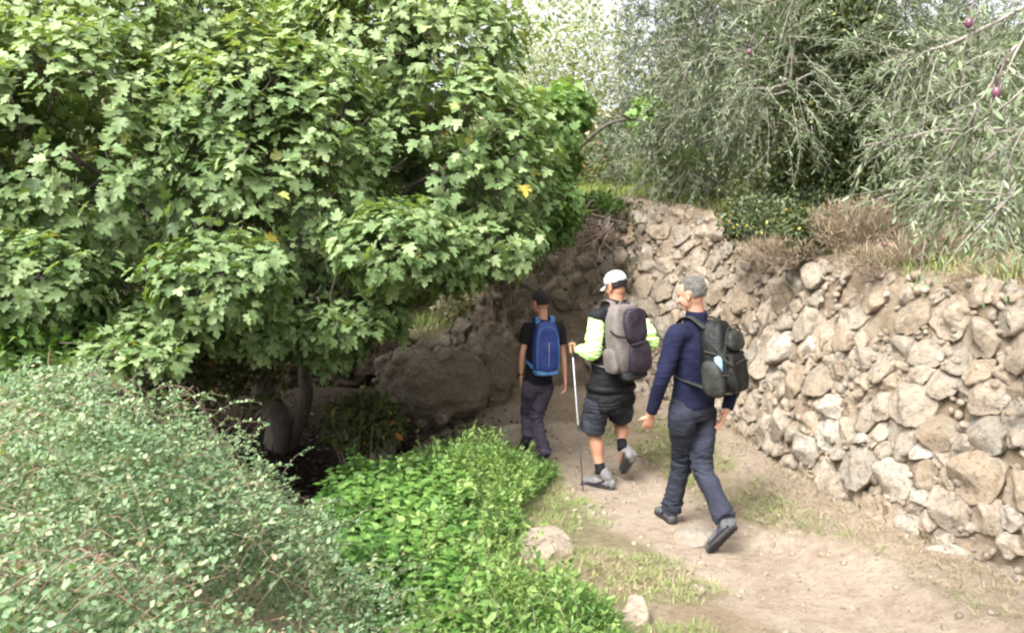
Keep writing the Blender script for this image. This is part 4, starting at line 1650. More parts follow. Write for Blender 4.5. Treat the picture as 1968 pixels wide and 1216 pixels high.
def hand_parts(w, d, n, side, s=1.0, curl=.5):
    """Palm from the wrist w along d; n palm normal (fingers curl towards it); side towards the thumb."""
    d, n = unit(d), unit(n - np.dot(n, unit(d)) * unit(d))
    sd = unit(side - np.dot(side, d) * d - np.dot(side, n) * n)
    out = [sweep([w - d * .02 * s, w + d * .02 * s, w + d * .055 * s, w + d * .092 * s], [(.027 * s, .019 * s), (.033 * s, .017 * s), (.041 * s, .015 * s), (.039 * s, .012 * s)], sd, 14, 3)]
    for off, ln in ((.029, .070), (.0098, .080), (-.0098, .074), (-.029, .058)):
        st = w + (d * .088 + sd * off) * s
        pts, a, q = [st], curl * .35, st
        for seg, k in ((.42, 1.0), (.32, 1.6), (.26, 1.2)):
            dd = d * math.cos(a) + n * math.sin(a) + sd * off * 2.2
            q = q + unit(dd) * ln * seg * s
            pts.append(q)
            a += curl * .62 * k
        out.append(sweep(pts, [.0092 * s, .0088 * s, .0080 * s, .0066 * s], sd, 8, 2))
    st = w + (d * .028 + sd * .024) * s
    p1 = st + unit(d * .6 + sd * .8 + n * .15) * .035 * s
    p2 = p1 + unit(d * .85 + sd * .35 + n * .35) * .030 * s
    p3 = p2 + unit(d * .9 + sd * .0 + n * .45) * .025 * s
    out.append(sweep([st, p1, p2, p3], [.015 * s, .0115 * s, .0098 * s, .0078 * s], n, 8, 3))
    return out


def grip_parts(w, g, ax, s=1.0):
    """A fist closed round a pole at g with axis ax (up), coming from the wrist w."""
    ax = unit(ax)
    wd = unit((w - g) - np.dot(w - g, ax) * ax)
    n = np.cross(ax, wd)
    out = [sweep([w, w * .4 + g * .6 + n * .026, g + wd * .018 + n * .026], [(.022 * s, .028 * s), (.015 * s, .038 * s), (.014 * s, .040 * s)], n, 12, 3)]
    for i, h in enumerate((.030, .0105, -.009, -.028)):
        pts = []
        for a in (40, 85, 135, 190, 240, 285):
            a = math.radians(a)
            pts.append(g + ax * h * s + (wd * math.cos(a) + n * math.sin(a)) * (.0235 - .001 * i) * s)
        out.append(sweep(pts, [.0098 * s, .0098 * s, .0094 * s, .009 * s, .0084 * s, .007 * s], ax, 8, 3))
    th = [w * .5 + g * .5 + ax * .022 * s, g + wd * .030 + ax * .042 * s - n * .004, g + wd * .008 - n * .024 + ax * .048 * s, g - wd * .015 - n * .022 + ax * .044 * s]
    out.append(sweep(th, [.014 * s, .0115 * s, .0098 * s, .0078 * s], ax, 8, 3))
    return out


def shoe(parent, name, ankle, heel, toe, shank, mat, solemat, s=1.0, high=False, laces=None):
    """heel and toe lie on the underside of the sole; shank points up the leg."""
    f = unit(toe - heel)
    r = unit(np.cross(f, shank))
    u = np.cross(r, f)
    L = np.linalg.norm(toe - heel)
    q = lambda k, h: heel + f * L * k + u * h * s
    top = .13 if high else .085
    parts = [sweep([q(.03, .045), q(.25, .048), q(.5, .044), q(.74, .036), q(.95, .028)], [(.034 * s, .042 * s), (.038 * s, .046 * s), (.044 * s, .042 * s), (.052 * s, .034 * s), (.036 * s, .025 * s)], r, 18, 4),
             sweep([q(.16, .05), q(.17, .085), ankle * .6 + q(.17, top) * .4 + unit(shank) * (.05 if high else .0)], [.046 * s, .046 * s, .050 * s], r, 16, 3),
             sweep([q(.25, .07), q(.45, .058), q(.6, .046)], [(.032 * s, .026 * s), (.030 * s, .020 * s), (.028 * s, .014 * s)], r, 14, 3)]
    V, F, N = remeshed(parts, .006, 4)
    V = V + N * fbm(V * 30, 3, 5)[:, None] * .0018
    o = mk(name, V, F, mat, parent)
    so = [sweep([q(-.02, .012), q(.25, .012), q(.5, .012), q(.74, .011), q(1.0, .012)], [(.034 * s, .012 * s), (.037 * s, .013 * s), (.040 * s, .012 * s), (.051 * s, .012 * s), (.036 * s, .010 * s)], r, 18, 4, flat_ends=False)]
    for k in np.linspace(.04, .96, 9):
        so.append(sweep([q(k, .003) - r * .03 * s, q(k, .003) + r * .03 * s], [(.006 * s, .006 * s)] * 2, f, 8, 1))
    V, F, N = remeshed(so, .006, 2)
    mk("sole", V, F, solemat, o)
    lb = MB()
    for k in (.33, .42, .51, .6):
        h = .106 - (k - .33) * .125
        lb.add(*sweep([q(k, h - .016) - r * .024 * s, q(k, h), q(k, h - .016) + r * .024 * s], [.0032 * s] * 3, f, 6, 3))
    lb.build("laces", laces or M['lightsole'], o)
    tr = MB()
    for sg in (-1, 1):
        tr.add(*sweep([q(.05, .03) + r * sg * .034 * s, q(.3, .034) + r * sg * .040 * s, q(.55, .03) + r * sg * .046 * s, q(.78, .028) + r * sg * .050 * s], [(.004 * s, .008 * s)] * 4, r, 8, 3))
        tr.add(*sweep([q(.10, .085) + r * sg * .040 * s, q(.32, .055) + r * sg * .043 * s, q(.5, .03) + r * sg * .045 * s], [(.004 * s, .007 * s)] * 3, r, 8, 3))
    tr.build("trim", M['packplum'], o)
    return o


def hair_cap(parent, c, ax, s, mat, line, r=(.080, .101, .096), name="hair", tuft=.009, seed=3, up=.024):
    V, F, L = ellipsoid(c + ax[2] * up * s - ax[1] * .009 * s, ax, np.array(r) * s, 60, 44)
    keep = line(L[:, 0], L[:, 1], L[:, 2])
    n = unit(V - c)
    V = V + n * (fbm(V * 42, 3, seed) * tuft * s)[:, None]
    inner = np.array(V - n * .016 * s)
    f = F[0]
    k = keep[f].all(1)
    f = f[k]
    N0 = len(V)
    # border walls
    e = {}
    for q in f:
        for a, b in zip(q, np.roll(q, -1)):
            key = (min(a, b), max(a, b))
            e[key] = None if key in e else (a, b)
    bd = np.array([v for v in e.values() if v is not None])
    walls = np.stack([bd[:, 1], bd[:, 0], bd[:, 0] + N0, bd[:, 1] + N0], -1)
    return mk(name, np.vstack([V, inner]), [f, f[:, ::-1] + N0, walls], mat, parent)


def figure(J, k=1.0, bare_arms=False):
    """Continuous bare body from joints; k scales the girths."""
    R, Fd = J['R'], J['F']
    pel, chest, neck = J['pelvis'], J['chest'], J['neck']
    up = unit(chest - pel)
    parts = [sweep([pel - up * .05, pel, pel * .55 + chest * .45, chest, chest * .45 + neck * .55 - up * .02], [(.10 * k, .06 * k), (.125 * k, .085 * k), (.13 * k, .09 * k), (.15 * k, .10 * k), (.10 * k, .07 * k)], R, 20, 4)]
    hc = J['head']
    parts.append(sweep([neck - up * .03, neck * .5 + hc * .5 - J['HF'] * .012, hc - J['HF'] * .02 - J['HU'] * .03], [.062 * k, .054 * k, .055 * k], R, 16, 4))
    hp, ax, p = head_parts(hc, J['HF'], J['HU'], J.get('hs', 1.0))
    parts += hp
    for sd in 'LR':
        sh, el, wr = J[sd + 'sh'], J[sd + 'el'], J[sd + 'wr']
        parts.append(sweep([chest * .5 + sh * .5 + up * .02, sh, sh * .5 + el * .5, el, el * .65 + wr * .35, wr], [.055 * k, .052 * k, .044 * k, .036 * k, .037 * k, .025 * k], Fd, 14, 4))
        hp_, kn, an = J[sd + 'hip'], J[sd + 'kn'], J[sd + 'an']
        parts.append(sweep([hp_ - up * .0, hp_ - up * .06, hp_ * .5 + kn * .5, kn, kn * .68 + an * .32 - Fd * .012, kn * .35 + an * .65, an], [.055 * k, .062 * k, .060 * k] + [a * k * J.get('legs', 1) for a in (.050, .056, .042, .034)], R, 16, 4))
        he, ff = J[sd + 'he'], unit(J[sd + 'to'] - J[sd + 'he'])
        uu = unit(np.cross(np.cross(ff, unit(kn - an)), ff))
        parts.append(sweep([an, he + ff * .07 + uu * .055, he + ff * .17 + uu * .036], [.030 * k, .026 * k, .016 * k], R, 10, 3))
    return parts, ax, p


def axes(deg):
    a = math.radians(deg)
    return np.array([math.cos(a), math.sin(a), 0]), np.array([-math.sin(a), math.cos(a), 0])


def eyes(parent, p, ax, s):
    for sg in (1, -1):
        V, F, _ = ellipsoid(p(sg * .031, .078, -.008), ax, np.array((.011, .010, .009)) * s, 12, 8)
        mk("eye", V, F, M['eye'], parent)


def pack_shape(c, R, B, U, w, h, d, power=.45, taper=.2, belly=.15, seed=0, nu=56, amp=.006):
    """Soft sack: R across, B out from the back, U up."""
    V, F, L = ellipsoid(c, np.array([R, B, U]), (w / 2, d / 2, h / 2), nu, 40, power)
    k = 1 - taper * sstep(-.1, 1.0, L[:, 2]) + belly * np.exp(-((L[:, 2] + .45) / .5) ** 2)
    loc = (V - c) @ np.array([R, B, U]).T
    kk = np.where(loc[:, 1] > 0, k, 1)
    V = c + (loc * np.stack([1 - taper * .6 * sstep(.2, 1, L[:, 2]), kk, np.ones_like(k)], -1)) @ np.array([R, B, U])
    n = unit(V - c)
    V = V + n * (fbm(V * 11, 3, seed) * amp + fbm(V * [25, 25, 9], 2, seed + 1) * amp * .4)[:, None]
    return V, F


def strap(parent, pts, w, mat, name="shoulder_strap", ref=(1, 0, 0), th=.007):
    V, F = sweep(pts, [(w / 2, th)] * len(pts), ref, 12, 5)
    return mk(name, V, F, mat, parent)


# ---------------- man in the navy sweater
def navy_man():
    R, Fd = axes(33)
    J = dict(legs=.72, R=R, F=Fd, pelvis=P(1331, 772, 5.80), chest=P(1340, 668, 5.76), neck=P(1338, 606, 5.76), head=P(1329, 564, 5.74),
             Lsh=P(1301, 642, 5.66), Lel=P(1272, 728, 5.63), Lwr=P(1250, 797, 5.74), Rsh=P(1388, 640, 5.88), Rel=P(1410, 735, 5.80), Rwr=P(1396, 790, 5.74),
             Lhip=P(1311, 790, 5.74), Lkn=P(1311, 885, 5.95), Lan=P(1291, 972, 6.06), Rhip=P(1352, 790, 5.86), Rkn=P(1350, 898, 5.76), Ran=P(1391, 992, 5.50))
    zL = gz(*J['Lan'][:2])
    J['HF'] = unit(axes(52)[1] + [0, 0, -.22])
    J['HU'] = unit(np.array([0, 0, 1.]) - np.dot([0, 0, 1.], J['HF']) * J['HF'])
    f = axes(38)[1]
    J['Lhe'] = P(1292, 1000, 6.02); J['Lhe'][2] = gz(*J['Lhe'][:2]) + .004
    f = axes(12)[1]
    J['Lto'] = J['Lhe'] + f * .27; J['Lto'][2] = gz(*J['Lto'][:2]) + .004
    J['Rhe'] = P(1413, 1016, 5.42)
    J['Rto'] = P(1366, 1058, 5.50); J['Rto'][2] = gz(*J['Rto'][:2]) + .006
    root = empty("person", [*J['pelvis'][:2], gz(*J['pelvis'][:2])])
    tag(root, "grey haired man in a navy sweater and slate trousers striding last in line", "person")
    parts, ax, p = figure(J, 1.0)
    parts += hand_parts(J['Lwr'], unit(P(1243, 826, 5.80) - J['Lwr']), unit(R * .6 + Fd * .8), unit(Fd), .97, .45)
    parts += hand_parts(J['Rwr'], unit(P(1378, 828, 5.80) - J['Rwr']), unit(-R * .7 + Fd * .7), unit(Fd), .97, .55)
    V, F, N = remeshed(parts, .0055, 2)
    body = mk("body", V, F, M['skin'], root)
    eyes(root, p, ax, 1)
    hair_cap(root, J['head'], ax, 1.0, M['grey_hair'], lambda r, f, u: (u > -.62) & (f < .25) & ~((f > -.25) & (u < -.05)) | (u > .55), seed=5)
    up = unit(J['chest'] - J['pelvis'])
    pel, ch, nk = J['pelvis'], J['chest'], J['neck']
    tor = [sweep([pel - up * .055, pel + up * .05, pel * .5 + ch * .5, ch, ch * .5 + nk * .5 + up * .0, nk - up * .035, nk - up * .01],
                 [(.168, .122), (.168, .124), (.160, .120), (.180, .126), (.155, .10), (.083, .076), (.070, .068)], R, 24, 4, flat_ends=True)]
    for sd in 'LR':
        sh, el, wr = J[sd + 'sh'], J[sd + 'el'], J[sd + 'wr']
        tor.append(sweep([ch * .6 + sh * .4 + up * .02, sh, sh * .5 + el * .5, el, el * .5 + wr * .5, wr * .92 + el * .08], [.078, .074, .062, .054, .046, .040], Fd, 16, 4, flat_ends=True))
    ex = [(J['Lel'], .10, .012), (J['Rel'], .10, .012), (pel + up * .08, .12, .008), (J['Lsh'] + up * -.08, .09, .010)]
    cloth("sweater", tor, M['navy'], root, .011, .008, 3, ex)
    V, F = sweep([nk - up * .05, nk - up * .01, nk + up * .035], [(.084, .080), (.077, .075), (.071, .069)], R, 20, 3, cap=False)
    mk("collar", V, F, M['navy'], root)
    leg = [sweep([pel + up * .05, pel - up * .03, pel - up * .10], [(.165, .118), (.172, .128), (.150, .118)], R, 24, 4, flat_ends=True)]
    for sd in 'LR':
        hp, kn, an = J[sd + 'hip'], J[sd + 'kn'], J[sd + 'an']
        end = an * 1.0 + unit(an - kn) * (.030 if sd == 'L' else .018)
        leg.append(sweep([hp + up * .03, hp - up * .06, hp * .45 + kn * .55, kn, kn * .5 + an * .5, end], [(.084, .096), (.088, .102), (.078, .088), (.067, .075), (.064, .071), (.068, .075)], R, 18, 5, flat_ends=True))
    ex = [(J['Lkn'], .13, .03), (J['Rkn'], .14, .03), (J['Lan'], .12, .035), (J['Ran'], .10, .03), (pel - up * .16, .16, .02)]
    cloth("trousers", leg, M['slate'], root, .011, .010, 9, ex)
    shoe(root, "boot", J['Lan'], J['Lhe'], J['Lto'], unit(J['Lkn'] - J['Lan']), M['boot'], M['sole'], 1.08, True)
    shoe(root, "boot", J['Ran'], J['Rhe'], J['Rto'], unit(J['Rkn'] - J['Ran']), M['boot'], M['sole'], 1.08, True)
    # backpack
    B = unit(-Fd * .95 + R * .30)
    Rp = unit(np.cross(B, [0, 0, 1.])) * -1
    Rp = Rp if np.dot(Rp, R) > 0 else -Rp
    U = unit(np.array([0, 0, 1.]) + B * -.06)
    c = P(1384, 686, 5.64)
    bp = empty("backpack", c)
    tag(bp, "black and grey daypack sagging on the navy sweatered man's back", "backpack")
    V, F = pack_shape(c, Rp, B, U, .27, .49, .21, .6, .28, .12, 3, amp=.012)
    mk("bag", V, F, M['packblack'], bp)
    V, F = pack_shape(c + B * .105 - U * .085 + Rp * .01, Rp, B, U, .24, .27, .10, .6, .2, .1, 5, amp=.007)
    pk = mk("front_pocket", V, F, M['packblack'], bp)
    V, F = pack_shape(c + B * .105 + U * .12 + Rp * .01, Rp, B, U, .20, .13, .07, .6, .1, .1, 6)
    mk("top_pocket", V, F, M['packolive'], bp)
    V, F = pack_shape(c - Rp * .135 - U * .13 + B * .01, Rp, B, U, .085, .24, .15, .6, .1, .1, 7)
    mk("side_pocket", V, F, M['packolive'], bp)
    V, F = pack_shape(c + Rp * .135 - U * .13 + B * .01, Rp, B, U, .085, .24, .15, .6, .1, .1, 8)
    mk("side_pocket", V, F, M['packolive'], bp)
    bo = c - Rp * .125 - U * .02 + B * .05
    V, F = sweep([bo - U * .07, bo + U * .03, bo + U * .04, bo + U * .055], [.028, .028, .020, .014], Rp, 16, 2, flat_ends=True)
    mk("water_bottle", V, F, M['bottle'], bp)
    for sg, sh in ((-1, J['Lsh']), (1, J['Rsh'])):
        top = (nk * .55 + sh * .45) + up * .022
        strap(bp, [c + Rp * sg * .09 + U * .20 - B * .06, top - Fd * .07 + up * .01, top + up * .025, top + Fd * .085 - up * .02, ch + R * sg * .12 + Fd * .118, pel * .45 + ch * .55 + R * sg * .155 + Fd * .05, c + Rp * sg * .13 - U * .2 - B * .03], .05, M['packolive'], ref=R)
    mk("haul_loop", *(lambda q: (q[0], q[1]))(sweep([c + U * .235 - Rp * .03, c + U * .275, c + U * .235 + Rp * .03], [.006] * 3, B, 8, 5)), M['packblack'], bp)
    z = MB()
    z.add(*sweep([c + B * .10 + Rp * s_ * .128 + U * u_ for s_, u_ in ((-1, -.1), (-1, .08), (-.75, .185), (0, .225), (.75, .185), (1, .08), (1, -.1))], [.004] * 7, B, 6, 4))
    for s_ in (-1, 1):
        z.add(*sweep([c + Rp * s_ * .135 + B * .02 + U * .09, c + Rp * s_ * .132 + B * .10 - U * .0, c + Rp * s_ * .11 + B * .14 - U * .03], [(.009, .003)] * 3, U, 8, 3))
    for s_ in (-1, 1):
        for u_ in (.05, -.08, -.2):
            z.add(*sweep([c + Rp * s_ * .142 + B * -.04 + U * u_, c + Rp * s_ * .145 + B * .05 + U * (u_ - .015), c + Rp * s_ * .10 + B * .125 + U * (u_ - .02)], [(.007, .0025)] * 3, U, 8, 3))
        z.add(*sweep([c + Rp * s_ * .10 + B * .13 - U * .05, c + Rp * s_ * .10 + B * .155 - U * .13, c + Rp * s_ * .08 + B * .15 - U * .23], [(.004, .0025)] * 3, Rp, 8, 3))
    z.add(*sweep([c + Rp * -.09 + B * .155 - U * .02, c + B * .172 - U * .0, c + Rp * .10 + B * .155 - U * .02], [.004] * 3, B, 6, 4))
    z.build("webbing", M['packolive'], bp)


# ---------------- man in the white cap
def cap_man():
    R, Fd = axes(28)
    g = P(1100, 671, 7.05)
    J = dict(R=R, F=Fd, pelvis=P(1172, 765, 7.0), chest=P(1185, 640, 6.98), neck=P(1184, 580, 6.98), head=P(1183, 549, 6.98),
             Lsh=P(1149, 612, 6.90), Lel=P(1139, 676, 6.84), Lwr=P(1108, 673, 7.02), Rsh=P(1226, 611, 7.08), Rel=P(1250, 655, 7.06), Rwr=P(1238, 664, 7.28),
             Lhip=P(1147, 775, 6.95), Lkn=P(1141, 828, 7.02), Lan=P(1154, 902, 6.97), Rhip=P(1193, 775, 7.06), Rkn=P(1192, 815, 7.20), Ran=P(1196, 857, 7.05))
    J['HF'] = unit(axes(40)[1] + [0, 0, -.25])
    J['HU'] = unit(np.array([0, 0, 1.]) - np.dot([0, 0, 1.], J['HF']) * J['HF'])
    J['Lhe'] = P(1177, 928, 6.93); J['Lhe'][2] = gz(*J['Lhe'][:2]) + .004
    J['Lto'] = J['Lhe'] + unit([-.86, .5, 0]) * .275; J['Lto'][2] = gz(*J['Lto'][:2]) + .004
    J['Rhe'] = P(1199, 876, 6.98)
    J['Rto'] = J['Rhe'] + unit([-.02, .62, -.62]) * .26
    J['Rto'][2] = max(J['Rto'][2], gz(*J['Rto'][:2]) + .01)
    root = empty("person", [*J['pelvis'][:2], gz(*J['pelvis'][:2])])
    tag(root, "man in white cap, dark vest, lime sleeves and charcoal shorts leaning on a pole", "person")
    k = 1.06
    parts, ax, p = figure(J, k)
    pax = unit(P(1101, 662, 7.05) - P(1121, 945, 6.76))
    parts += grip_parts(J['Lwr'], g, pax, 1.0)
    parts += hand_parts(J['Rwr'], unit(Fd * .9 - R * .3 - np.array([0, 0, .25])), -R, np.array([0, 0, 1.]), 1, .9)
    V, F, N = remeshed(parts, .0055, 2)
    mk("body", V, F, M['skin_tan'], root)
    eyes(root, p, ax, 1)
    hair_cap(root, J['head'], ax, 1.0, M['dark_hair'], lambda r, f, u: (u > -.55) & (u < .5) & (f < .1), seed=6)
    hc = J['head']
    V, F, L = ellipsoid(hc + ax[2] * .042 - ax[1] * .008, ax, (.086, .106, .084), 48, 36)
    keep = L[:, 2] > -.30
    f = F[0][keep[F[0]].all(1)]
    V = V + unit(V - hc) * (fbm(V * 18, 3, 2) * .004)[:, None]
    cap = mk("cap", np.vstack([V, V - unit(V - hc) * .004]), [f, f[:, ::-1] + len(V)], M['white'], root)
    q = lambda r_, f_, u_: hc + ax[0] * r_ + ax[1] * f_ + ax[2] * u_
    mb = MB()
    a = np.linspace(-1.25, 1.25, 15)
    G = []
    for kk in np.linspace(0, 1, 6):
        G.append([q(.083 * math.sin(t) * (1 - .04 * kk), .09 * math.cos(t) + .075 * kk * math.cos(t * .8), .020 - .022 * kk - .03 * (math.sin(t)) ** 2 * (.4 + kk * .3)) for t in a])
    G = np.array(G)
    i, j = np.meshgrid(np.arange(5), np.arange(14), indexing='ij')
    Fq = np.stack([i * 15 + j, i * 15 + j + 1, (i + 1) * 15 + j + 1, (i + 1) * 15 + j], -1).reshape(-1, 4)
    GV = G.reshape(-1, 3)
    mb.add(np.vstack([GV, GV - ax[2] * .004]), [Fq, Fq[:, ::-1] + len(GV)])
    mb.build("brim", M['white'], cap)
    V, F = sweep([q(.086 * math.sin(t), -.008 - .106 * math.cos(t), .022) for t in np.linspace(-.75, .75, 9)], [(.009, .004)] * 9, ax[2], 8, 2)
    mk("cap_strap", V, F, M['packolive'], cap)
    up = unit(J['chest'] - J['pelvis'])
    pel, ch, nk = J['pelvis'], J['chest'], J['neck']
    for sd in 'LR':
        sh, el, wr = J[sd + 'sh'], J[sd + 'el'], J[sd + 'wr']
        cloth("sleeve", [sweep([sh + up * .0, sh * .5 + el * .5, el, el * .5 + wr * .5, wr * .88 + el * .12], [.074, .073, .066, .054, .040], Fd, 18, 5, flat_ends=True)], M['lime'], root, .009, .010, 11, [(el, .16, .030)])
    vest = [sweep([pel + up * .10, pel + up * .16, pel * .5 + ch * .5, ch, ch * .45 + nk * .55, nk - up * .02, nk + up * .02],
                  [(.195, .15), (.195, .15), (.19, .145), (.205, .145), (.165, .11), (.088, .082), (.078, .074)], R, 24, 4, flat_ends=True)]
    for sd in 'LR':
        sh = J[sd + 'sh']
        vest.append(sweep([ch * .6 + sh * .4 + up * .03, sh + up * .005, sh + up * -.02 + (sh - ch) * .10], [.085, .082, .074], Fd, 16, 3, flat_ends=True))
    cloth("vest", vest, M['black'], root, .011, .008, 13, [(pel + up * .2, .2, .02)])
    jk = [sweep([pel - up * .03, pel + up * .05, pel + up * .14], [(.205, .155), (.202, .152), (.19, .145)], R, 24, 4, flat_ends=True),
          sweep([pel - Fd * .1 - R * .12 - up * .04, pel - Fd * .13 + up * .04, pel - Fd * .1 + R * .12 - up * .0], [(.07, .05), (.08, .05), (.07, .05)], up, 14, 3)]
    cloth("jacket", jk, M['black'], root, .011, .010, 17, [(pel, .25, .03)], label="black jacket tied round the waist")
    leg = [sweep([pel + up * .05, pel - up * .04, pel - up * .10], [(.18, .13), (.185, .138), (.165, .125)], R, 24, 4, flat_ends=True)]
    for sd in 'LR':
        hp, kn = J[sd + 'hip'], J[sd + 'kn']
        e = P(1139, 826, 7.0) if sd == 'L' else P(1192, 800, 7.14)
        leg.append(sweep([hp + up * .03, hp * .6 + e * .4, e], [(.096, .11), (.104, .112), (.104, .108)], R, 20, 5, flat_ends=True))
    cloth("shorts", leg, M['shorts'], root, .011, .009, 19, [(J['Lhip'], .2, .02), (J['Rhip'], .2, .02)])
    for sd in 'LR':
        an, kn = J[sd + 'an'], J[sd + 'kn']
        d = unit(kn - an)
        V, F = sweep([an - d * .03, an + d * .03, an + d * .055], [.046, .043, .042], R, 16, 3, flat_ends=True)
        mk("sock", V, F, M['black'], root)
    shoe(root, "shoe", J['Lan'], J['Lhe'], J['Lto'], unit(J['Lkn'] - J['Lan']), M['shoe'], M['sole'], 1.05)
    shoe(root, "shoe", J['Ran'], J['Rhe'], J['Rto'], unit(J['Rkn'] - J['Ran'] - Fd * .3), M['shoe'], M['sole'], 1.05)
    # backpack
    B = unit(-Fd * .97 + R * .12)
    Rp = unit(np.cross([0, 0, 1.], B)); Rp = Rp if np.dot(Rp, R) > 0 else -Rp
    U = unit(np.array([0, 0, 1.]) - Rp * .12 + B * -.05)
    U = unit(U - np.dot(U, B) * B)
    Rp = unit(Rp - np.dot(Rp, U) * U)
    c = P(1199, 652, 6.80)
    bp = empty("backpack", c)
    tag(bp, "taupe and plum hiking pack on the white capped man's back", "backpack")
    V, F = pack_shape(c, Rp, B, U, .295, .57, .19, .5, .28, .10, 13, amp=.011)
    mk("bag", V, F, M['packgrey'], bp)
    V, F = pack_shape(c + B * .085 + Rp * .045 + U * .11, Rp, B, U, .225, .29, .10, .55, .2, .1, 15)
    mk("upper_pocket", V, F, M['packplum'], bp)
    V, F = pack_shape(c + B * .085 + Rp * .06 - U * .14, Rp, B, U, .235, .28, .13, .55, .1, .1, 16)
    mk("lower_pocket", V, F, M['packplum'], bp)
    V, F = pack_shape(c + Rp * .15 - U * .12, Rp, B, U, .09, .28, .17, .55, .1, .1, 17)
    mk("side_pocket", V, F, M['packblack'], bp)
    V, F = pack_shape(c - Rp * .15 - U * .15, Rp, B, U, .07, .2, .15, .55, .1, .1, 18)
    mk("side_pocket", V, F, M['packgrey'], bp)
    V, F = pack_shape(c + B * .02 - U * .285 + Rp * .02, Rp, B, U, .27, .09, .20, .55, .1, .1, 19)
    mk("base_panel", V, F, M['packblack'], bp)
    for sg, sh in ((-1, J['Lsh']), (1, J['Rsh'])):
        top = (nk * .5 + sh * .5) + up * .055
        strap(bp, [c + Rp * sg * .08 + U * .24 - B * .04, top - Fd * .08, top + up * .025, top + Fd * .09 - up * .02, ch + R * sg * .13 + Fd * .14, pel * .4 + ch * .6 + R * sg * .17 + Fd * .08, c + Rp * sg * .14 - U * .22 - B * .02], .055, M['packgrey'], ref=R)
    strap(bp, [pel + up * .1 + R * math.sin(t) * .215 - Fd * math.cos(t) * .175 for t in np.linspace(-3.0, 3.0, 13)], .045, M['packblack'], "hip_belt", ref=up)
    V, F = sweep([c + U * .27 - Rp * .035, c + U * .315, c + U * .27 + Rp * .035], [.006] * 3, B, 8, 5)
    mk("haul_loop", V, F, M['packgrey'], bp)
    z = MB()
    z.add(*sweep([c + B * .135 - Rp * .05 - U * .03, c + B * .145 + Rp * .04 - U * .035, c + B * .125 + Rp * .13 - U * .03], [(.008, .003)] * 3, U, 8, 3))
    z.add(*sweep([c + B * .14 - Rp * .05 + U * .14, c + B * .15 + Rp * .03 + U * .19, c + B * .13 + Rp * .12 + U * .14], [.003] * 3, U, 6, 4))
    z.add(*sweep([c + B * .02 - Rp * .155 + U * .1, c + B * .09 - Rp * .14 + U * .06, c + B * .13 - Rp * .07 + U * .04], [(.008, .003)] * 3, U, 8, 3))
    z.build("webbing", M['packblack'], bp)
    # trekking pole
    top = g + pax * .05
    bot = P(1121, 945, 6.76); bot[2] = gz(*bot[:2]) - .01
    pole = empty("trekking_pole", bot)
    tag(pole, "thin alloy trekking pole held in the white capped man's left hand", "trekking pole")
    V, F = sweep([g - pax * .06, g - pax * .02, g + pax * .04, top + pax * .02], [.013, .014, .013, .016], R, 12, 3)
    mk("grip", V, F, M['cork'], pole)
    mid = g * .45 + bot * .55
    V, F = sweep([g - pax * .05, mid], [.0085, .0085], R, 10, 2)
    mk("upper_shaft", V, F, M['metal'], pole)
    V, F = sweep([mid, bot], [.0065, .0055], R, 10, 2)
    mk("lower_shaft", V, F, M['darkmetal'], pole)
    V, F = sweep([mid - pax * .015, mid + pax * .015], [.012, .012], R, 10, 2)
    mk("clamp", V, F, M['cork'], pole)
    V, F, _ = ellipsoid(bot + pax * .07, np.array([R, Fd, pax]), (.026, .026, .005), 16, 8)
    mk("basket", V, F, M['cork'], pole)
    V, F = sweep([g + pax * .05, g + pax * .0 - Fd * .03 + R * .02, g - pax * .07 - Fd * .02 + R * .01, g - pax * .02 + R * .03], [(.007, .0015)] * 4, Fd, 6, 5)
    mk("wrist_loop", V, F, M['cork'], pole)


